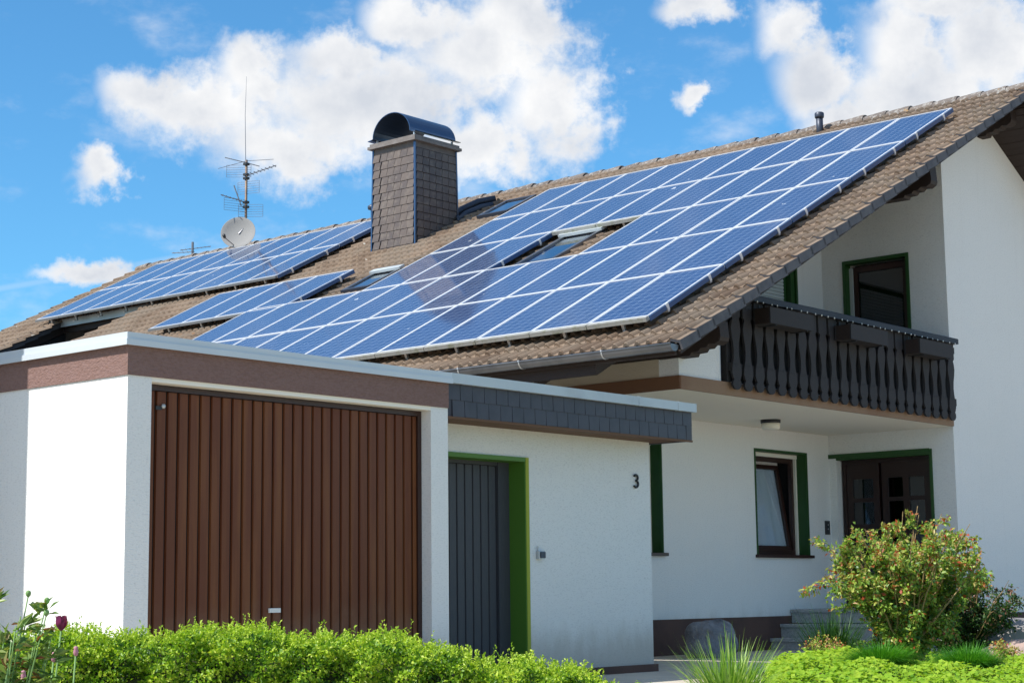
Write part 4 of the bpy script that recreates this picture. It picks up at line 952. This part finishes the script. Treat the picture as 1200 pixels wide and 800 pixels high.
# inner mass
nl = 60; LL = np.linspace(-3.2, 1.2, nl); TT = np.linspace(7.36, 8.0, 8); V = []; F = []
for l in LL:
    z = np.interp(l, HL, HZ)-.05
    ring = [(7.40, -.45), (7.37, z-.12), (7.44, z-.02), (7.7, z+.0), (7.94, z-.03), (8.0, z-.2), (8.0, -.45)]
    for (t_, zz) in ring: V.append(tuple(G(t_+rng.normal()*.012, l, zz+rng.normal()*.012)[0]))
k = 7
for i in range(nl-1):
    for j in range(k-1): F.append((i*k+j, i*k+j+1, (i+1)*k+j+1, (i+1)*k+j))
link('twigs', quadmesh('twigs', V, F, 'backtwig'), hd)
n = 92000
l = rng.uniform(-3.1, 1.15, n); ztop = np.interp(l, HL, HZ)+.018*np.sin(l*9)+.014*np.sin(l*23+1)+.012*np.sin(l*41)
u = rng.uniform(0, 1, n); top = u < .5
t_ = np.where(top, rng.uniform(7.30, 8.02, n), 7.30+rng.exponential(.035, n)); zz = np.where(top, ztop-rng.exponential(.028, n)-.05*((t_-7.66)/.36)**4, ztop-rng.uniform(0, .34, n))
lump = .045*np.sin(l*14+zz*17)+.04*np.sin(l*31-zz*25+2)
t_ = t_-np.where(top, 0, lump)
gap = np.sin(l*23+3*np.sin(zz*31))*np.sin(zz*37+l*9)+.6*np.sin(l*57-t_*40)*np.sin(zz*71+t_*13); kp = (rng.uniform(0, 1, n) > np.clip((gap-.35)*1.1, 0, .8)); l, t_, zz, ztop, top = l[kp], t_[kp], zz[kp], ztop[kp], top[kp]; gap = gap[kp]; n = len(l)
P = G(t_, l, zz); out_ = np.where(top[:, None], np.array([0, 0, 1.]), -Fv*.9+np.array([0, 0, .35]))
D = unit(rv(n)+out_*1.0); N = unit(rv(n)*.8+out_+np.array([0, 0, .5]))
depth_ = np.clip((ztop-zz)/.25, 0, 1)
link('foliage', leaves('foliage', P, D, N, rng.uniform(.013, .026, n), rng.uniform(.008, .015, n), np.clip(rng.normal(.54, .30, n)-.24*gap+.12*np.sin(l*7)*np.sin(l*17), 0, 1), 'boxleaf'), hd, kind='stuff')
# young shoots standing out of the top
ns = 1500; l = rng.uniform(-3.1, 1.15, ns); b = G(rng.uniform(7.3, 8.0, ns), l, np.interp(l, HL, HZ)+.018*np.sin(l*9)+.014*np.sin(l*23+1)); dr = unit(rv(ns)*.5+np.array([0, 0, 1.])); ln = rng.uniform(.015, .06, ns)*np.where(rng.uniform(0, 1, ns) > .93, 1.7, 1)
k = 12; q = np.tile(np.linspace(0, 1, k), ns); B = np.repeat(b, k, 0)+np.repeat(dr*ln[:, None], k, 0)*q[:, None]; DD = unit(np.repeat(dr, k, 0)*.9+rv(ns*k)*1.0)
link('shoots', leaves('shoots', B, DD, unit(rv(ns*k)+np.array([0, 0, .6])), rng.uniform(.010, .018, ns*k), rng.uniform(.006, .010, ns*k), np.clip(rng.normal(.82, .14, ns*k), 0, 1), 'boxleaf'), hd, kind='stuff')

# raised planting bed right
def bedz(t_, l_):
    edge = np.minimum(np.minimum((t_-11.0)/1.2, (18.6-t_)/2.2), (l_/t_-.128)/.035)
    q_ = np.clip(edge, 0, 1); q_ = q_*q_*(3-2*q_)
    return q_*(.17+.035*np.sin(t_*1.3+l_)+.03*np.sin(l_*2.3-t_*.7)+.05*np.clip((l_-2.5)/2, 0, 1))-.02-.5*(q_ < .01)
ts = np.linspace(10.9, 18.8, 60); ll = np.linspace(0, 1, 50); V = []; F = []
for a in ts:
    for b in ll: l_ = a*(.12+.28*b); V.append(tuple(G(a, l_, bedz(a, l_))[0]))
F = [(i*50+j, i*50+j+1, (i+1)*50+j+1, (i+1)*50+j) for i in range(59) for j in range(49)]
link('planting_bed', quadmesh('planting_bed', V, F, 'soil', smooth=True), kind='structure')
n = 52000; a = rng.uniform(11.2, 18.6, n); l_ = a*rng.uniform(.128, .39, n); keep = (bedz(a, l_) > .02)
a, l_ = a[keep], l_[keep]; n = len(a); cl = .03*np.sin(a*6+l_*4)+.025*np.sin(l_*11-a*3)
P = G(a, l_, bedz(a, l_)+.035+cl+rng.uniform(-.03, .04, n)); N = unit(rv(n)*.45+np.array([0, 0, 1.])-Fv*.25); D = unit(np.cross(N, rv(n)))
o = link('ground_cover', leaves('ground_cover', P, D, N, rng.uniform(.032, .055, n), rng.uniform(.028, .045, n), np.clip(rng.normal(.6, .22, n)+cl*3, 0, 1), 'coverleaf', .12), kind='stuff')

# shrubs
def shrub(name, base, label, h, wd, nst, nleaf, lm, group, cat, leaf=(.03, .045), stemr=.009, low=.25, stemmat='stem', bias=None, tones=(.42, .25)):
    t = thing(name, base, label, cat, group); b = np.array(base); st = MB(); PP = []; DDs = []; TT_ = []
    for i in range(nst):
        az_ = rng.uniform(0, 2*math.pi); sp = rng.uniform(.1, 1)**.7; hh = h*rng.uniform(.62, 1.0)*(1-.32*sp**2)
        if i % 6 == 0: hh *= 1.12
        tip = b+Rv*math.cos(az_)*sp*wd/2+Fv*math.sin(az_)*sp*wd/2+np.array([0, 0, hh])
        if bias is not None: tip = tip+np.array(bias)*rng.uniform(0, 1)
        c1 = b+(tip-b)*.4+np.array([0, 0, hh*.06])+rv(1)[0]*.05
        r0_ = b+Rv*rng.uniform(-.1, .1)*wd+Fv*rng.uniform(-.06, .06)*wd
        pts = [r0_*(1-q)**2+c1*2*q*(1-q)+tip*q*q+rv(1)[0]*.012*(0 < q < 1) for q in np.linspace(0, 1, 8)]
        st.tube([tuple(p) for p in pts], [stemr*(1-.75*q) for q in np.linspace(0, 1, 8)], 5)
        for _ in range(7):                                          # side twigs
            q = rng.uniform(low, .97); j = int(q*7); p0 = pts[j]+(pts[min(j+1, 7)]-pts[j])*(q*7-j)
            dd = unit((rv(1)+(pts[min(j+1, 7)]-pts[j])*2+np.array([0, 0, .35])))[0]; L_ = rng.uniform(.10, .30)*h*.75
            st.tube([tuple(p0), tuple(p0+dd*L_*.5+rv(1)[0]*.01), tuple(p0+dd*L_)], [.004, .003, .0015], 4)
            for e_ in range(int(nleaf/nst/7)):
                f = rng.uniform(.1, 1.05); PP.append(p0+dd*L_*f+rv(1)[0]*.035); DDs.append(dd); TT_.append(rng.uniform(-.15, .15)+(.12 if f > .85 else 0)+.6*max(0, q-.72)*rng.uniform(0, 2.8))
    part('stems', st, stemmat, t, kind='stuff')
    PP = np.array(PP); n = len(PP); D = unit(np.array(DDs)*.5+rv(n)*1.0); N = unit(rv(n)*.9+np.array([0, 0, 1.])-Fv*.3)
    tone = np.clip(rng.normal(tones[0], tones[1], n)+np.array(TT_), 0, 1)
    link('foliage', leaves('foliage', PP, D, N, rng.uniform(*leaf, n), rng.uniform(leaf[0]*.6, leaf[1]*.62, n), tone, lm, .18), t, kind='stuff')
    return t, PP
B1 = gp(15.1, 3.30, .19)
t, PP = shrub('rose_bush', B1, 'sunlit rose bush with reddish green leaves and tan stems in front of the entrance', 1.36, 1.40, 56, 33000, 'roseleaf', None, 'bush', leaf=(.026, .052), stemr=.012, low=.12)
hips = MB()
for i in range(7):
    p = PP[rng.integers(len(PP))]; hips.lathe([(.002, -.012), (.014, -.004), (.016, .006), (.006, .014)], tuple(p), 6)
part('blossoms', hips, 'pinkrose', t, True, kind='stuff')
shrub('rose_bush', gp(16.3, 4.05, .17), 'darker green shrub with pink blossoms behind the sunlit rose bush, beside the boulders', 1.0, 1.2, 40, 15000, 'rosedark', None, 'bush', leaf=(.026, .042), stemr=.008, low=.05, tones=(.5, .25))
shrub('small_shrub', gp(17.2, 2.95, .10), 'low yellow green shrub at the foot of the granite steps', .30, .55, 16, 1500, 'roseleaf', None, 'shrub', leaf=(.02, .03), stemr=.004, low=.1, tones=(.55, .1))
shrub('small_shrub', gp(14.6, 3.98, .20), 'small orange tinged shrub in front of the boulders', .22, .35, 10, 700, 'roseleaf', None, 'shrub', leaf=(.02, .03), stemr=.003, low=.1, tones=(.72, .1))
# grasses
def tuft(name, base, label, n, h, spread, wd, m, cat='grass tuft', droop=(.1, .55), lean=.55, group='grass tufts in the planting bed'):
    t = thing(name, base, label, cat, group); b = np.array(base)
    a = rng.uniform(0, 2*math.pi, n); q = rng.uniform(0, 1, n)**.6; rr = q*spread
    B_ = b+np.stack([np.cos(a)*rr, np.sin(a)*rr, np.zeros(n)], 1); D = np.stack([np.cos(a)*q*lean, np.sin(a)*q*lean, np.ones(n)], 1)+rng.normal(size=(n, 3))*.12
    o = link('blades', blades('blades', B_, D, rng.uniform(.55, 1.0, n)*h, rng.uniform(.6, 1.1, n)*wd, rng.uniform(*droop, n), np.clip(rng.normal(.5, .28, n), 0, 1), m), t, kind='stuff')
tuft('grass_tuft', gp(12.3, 1.45, -.02), 'tall bright strap leaved grass in front of the grey boulder', 520, .66, .13, .015, 'grass', droop=(.02, .5), lean=.62)
tuft('grass_tuft', gp(17.9, 3.15, .05), 'dark shaded grass clump in front of the granite steps', 420, .75, .16, .013, 'dkgrass', droop=(.02, .35), lean=.5)
tuft('grass_tuft', gp(14.0, 2.84, .22), 'fine haired green grass cushion at the foot of the rose bush', 3200, .27, .17, .0045, 'fescue', droop=(.1, .6), lean=1.1)
tuft('grass_tuft', gp(13.3, 3.34, .22), 'fine haired green grass cushion nearest the bottom edge, right of the rose bush', 3200, .26, .17, .0045, 'fescue', droop=(.1, .6), lean=1.1)
tuft('grass_tuft', gp(19.6, 5.42, .15), 'thin green grass behind the boulders against the brown plinth', 240, .42, .18, .008, 'dkgrass', droop=(.02, .3), lean=.5)
tuft('grass_tuft', gp(15.2, 4.35, .17), 'low blue green grass in front of the pink boulder', 1500, .12, .30, .005, 'fescue', lean=1.2)
# boulders
def boulder(base, dims, label, m, seed, rot=0., nm='boulder'):
    r_ = np.random.default_rng(seed); V = []; nu, nv = 40, 24; off = r_.uniform(0, 9, 3)
    for j in range(nv):
        th = math.pi*j/(nv-1)
        for i in range(nu):
            ph = 2*math.pi*i/nu; p = np.array([math.sin(th)*math.cos(ph), math.sin(th)*math.sin(ph), math.cos(th)])
            p = np.sign(p)*np.abs(p)**.82
            k = 1+.07*math.sin(p[0]*3.1+off[0])*math.cos(p[1]*2.7+off[1])+.05*math.sin(p[2]*5+p[0]*4+off[2])+.03*math.sin(p[0]*9+off[1])*math.sin(p[1]*8+p[2]*7)+.012*math.sin(p[0]*23+p[2]*19)*math.sin(p[1]*21+off[0])
            V.append(p*k*np.array(dims))
    F = [(j*nu+i, (j+1)*nu+i, (j+1)*nu+(i+1) % nu, j*nu+(i+1) % nu) for j in range(nv-1) for i in range(nu)]
    o = link(nm, quadmesh(nm, V, F, m, smooth=True), None, Matrix.Translation(Vector(base)+Vector((0, 0, dims[2]*.72)))@Matrix.Rotation(rot, 4, 'Z'))
    o['label'] = label; o['category'] = 'boulder'; o['group'] = 'boulders in the front garden'
boulder((10.55, 2.1, 0), (.39, .28, .27), 'rounded grey boulder in the shade against the brown plinth', 'rock', 3, .2)
boulder(gp(16.6, 4.66, .06), (.50, .34, .27), 'long smooth grey stone rising behind the pink boulder', 'greyrock', 5, -.7)
boulder(gp(15.0, 4.22, .12), (.34, .26, .15), 'pinkish sandstone boulder at the right edge of the planting bed', 'pinkrock', 8, -.5)

# tulips in front of the hedge
def tulip(base, h, label, open_=True, bend=.03):
    t = thing('tulip', base, label, 'tulip', 'tulips in front of the hedge'); b = Vector(base)
    pts = [b, b+Rh*bend*.4+Z3*h*.5, b+Rh*bend+Z3*h]; part('stem', MB().tube([tuple(p) for p in pts], .0035, 7), 'greenstem', t, True); top = pts[-1]
    if open_:
        V = []; F = []; k = 0
        for i in range(6):
            a = 2*math.pi*i/6+.3; rr = 1.0 if i % 2 else .86
            row = []
            for s in range(7):
                q = s/6; rad_ = (.005+.019*math.sin(min(q/.5, 1)*math.pi/2)*.9-(.004 if i % 2 else -.003)*max(0, q-.7)*3.3)*rr; zz = q*.052
                hw = .80*(1-.75*max(0, (q-.72)/.28)**2)
                for e_ in (-1, 0, 1): aa = a+e_*hw*.75; rq = rad_*(1 if e_ == 0 else .96); row.append((top.x+math.cos(aa)*rq, top.y+math.sin(aa)*rq, top.z+zz+(.003 if e_ and q > .8 else 0)))
            o_ = len(V); V += row
            for s in range(6):
                for e_ in range(2): F.append((o_+s*3+e_, o_+s*3+e_+1, o_+(s+1)*3+e_+1, o_+(s+1)*3+e_))
        link('petals', quadmesh('petals', V, F, 'petal', rng.uniform(0, 1, len(V)), smooth=True), t)
    else:
        part('petals', MB().lathe([(.002, -.004), (.008, .004), (.010, .014), (.007, .024), (.009, .030), (.002, .034)], tuple(top), 9), 'paleflower', t, True)
    n_ = 5; B_ = np.array([b]*n_)+rng.normal(size=(n_, 3))*.008*np.array([1, 1, 0]); a = rng.uniform(0, 6.28, n_)
    link('leaves', blades('leaves', B_, np.stack([np.cos(a)*.35, np.sin(a)*.35, np.ones(n_)], 1), rng.uniform(.6, .8, n_)*.30, np.full(n_, .028), rng.uniform(.05, .3, n_), rng.uniform(.2, .7, n_), 'grass', 7), t)
tulip(gp(6.5, -1.69, .10), .59, 'dark purple tulip standing above the left end of the hedge', True, .045)
tulip(gp(6.5, -1.70, .18), .40, 'faded pale tulip below and left of the purple tulip', False)
tulip(gp(6.5, -1.61, .18), .42, 'faded pink tulip below and right of the purple tulip', False, .02)
tulip(gp(6.4, -1.76, .16), .36, 'drooping pale tulip at the lower left by the peony', False, .01)
for k, (l_, z_, h_) in enumerate(((-1.52, .16, .34), (-.78, .15, .36), (-.70, .14, .35), (-1.82, .15, .36))):
    t = thing('tulip_leaves', gp(6.5, l_, z_-.4), ['strap leaves rising at the hedge foot right of the tulips', 'left one of two dark green leaf tips in front of the hedge below the garage door', 'right one of two dark green leaf tips in front of the hedge below the garage door', 'strap leaves between the peony and the tulips'][k], 'leaves', 'strap leaves in front of the hedge')
    b = np.array(gp(6.5, l_, z_-.05)); n_ = 4; a = rng.uniform(0, 6.28, n_)
    link('leaves', blades('leaves', np.array([b]*n_), np.stack([np.cos(a)*.12, np.sin(a)*.12, np.ones(n_)], 1), rng.uniform(.8, 1., n_)*h_, np.full(n_, .022), rng.uniform(.0, .1, n_), rng.uniform(.1, .5, n_), 'grass', 7), t)
# peony at the left edge
t = thing('peony', gp(6.1, -1.82, -.43), 'peony with glossy dark leaves and round buds at the left edge', 'peony')
b = np.array(gp(6.1, -1.84, -.43)); st = MB(); bud = MB(); PP = []; DD = []
tips = [(-1.62, .80, .0), (-1.70, .86, .1), (-1.78, .86, -.05), (-1.66, .83, -.1), (-1.74, .79, .05), (-1.58, .79, .05), (-1.59, .905, .02), (-1.665, .93, .06), (-1.575, .865, -.04), (-1.68, .85, .1), (-1.78, .93, .0), (-1.75, .82, -.1), (-1.85, .9, .1), (-1.66, .78, -.15), (-1.60, .76, .1), (-1.71, .72, -.2), (-1.80, .76, -.2), (-1.9, .82, -.1), (-1.64, .70, -.25)]
for i, (l_, z_, dt) in enumerate(tips):
    z_ -= .115; tip = np.array(gp(6.1+dt, l_-.01, z_)); mid_ = (b+tip)/2+Rv*.02*rng.normal()+np.array([0, 0, .05])
    pts = [b*(1-q)**2+mid_*2*q*(1-q)+tip*q*q for q in np.linspace(0, 1, 9)]
    st.tube([tuple(p) for p in pts], [.0045-.0022*q for q in np.linspace(0, 1, 9)], 6)
    if i in (6, 7, 8): bud.lathe([(.001, -.006), (.007, 0), (.010, .007), (.008, .015), (.002, .019)], tuple(tip), 10)
    for q in np.linspace(.45, .97, 10):
        p = pts[0]*0+(b*(1-q)**2+mid_*2*q*(1-q)+tip*q*q); d0 = unit(rv(1)*np.array([[1, 1, .35]])+np.array([[0, 0, .15]]))[0]
        for k in range(9): PP.append(p+d0*.02+rv(1)[0]*.015); DD.append(unit((d0+rv(1)[0]*.45)[None])[0])
part('stems', st, 'greenstem', t, True); part('buds', bud, 'greenstem', t, True)
PP = np.array(PP); n = len(PP)
V1 = leaves('foliage', PP, np.array(DD), unit(rv(n)-Fv*.6+np.array([0, 0, .6])), rng.uniform(.035, .075, n), rng.uniform(.012, .022, n), np.clip(rng.normal(.58, .25, n), 0, 1), 'peony', .15)
link('foliage', V1, t, kind='stuff')
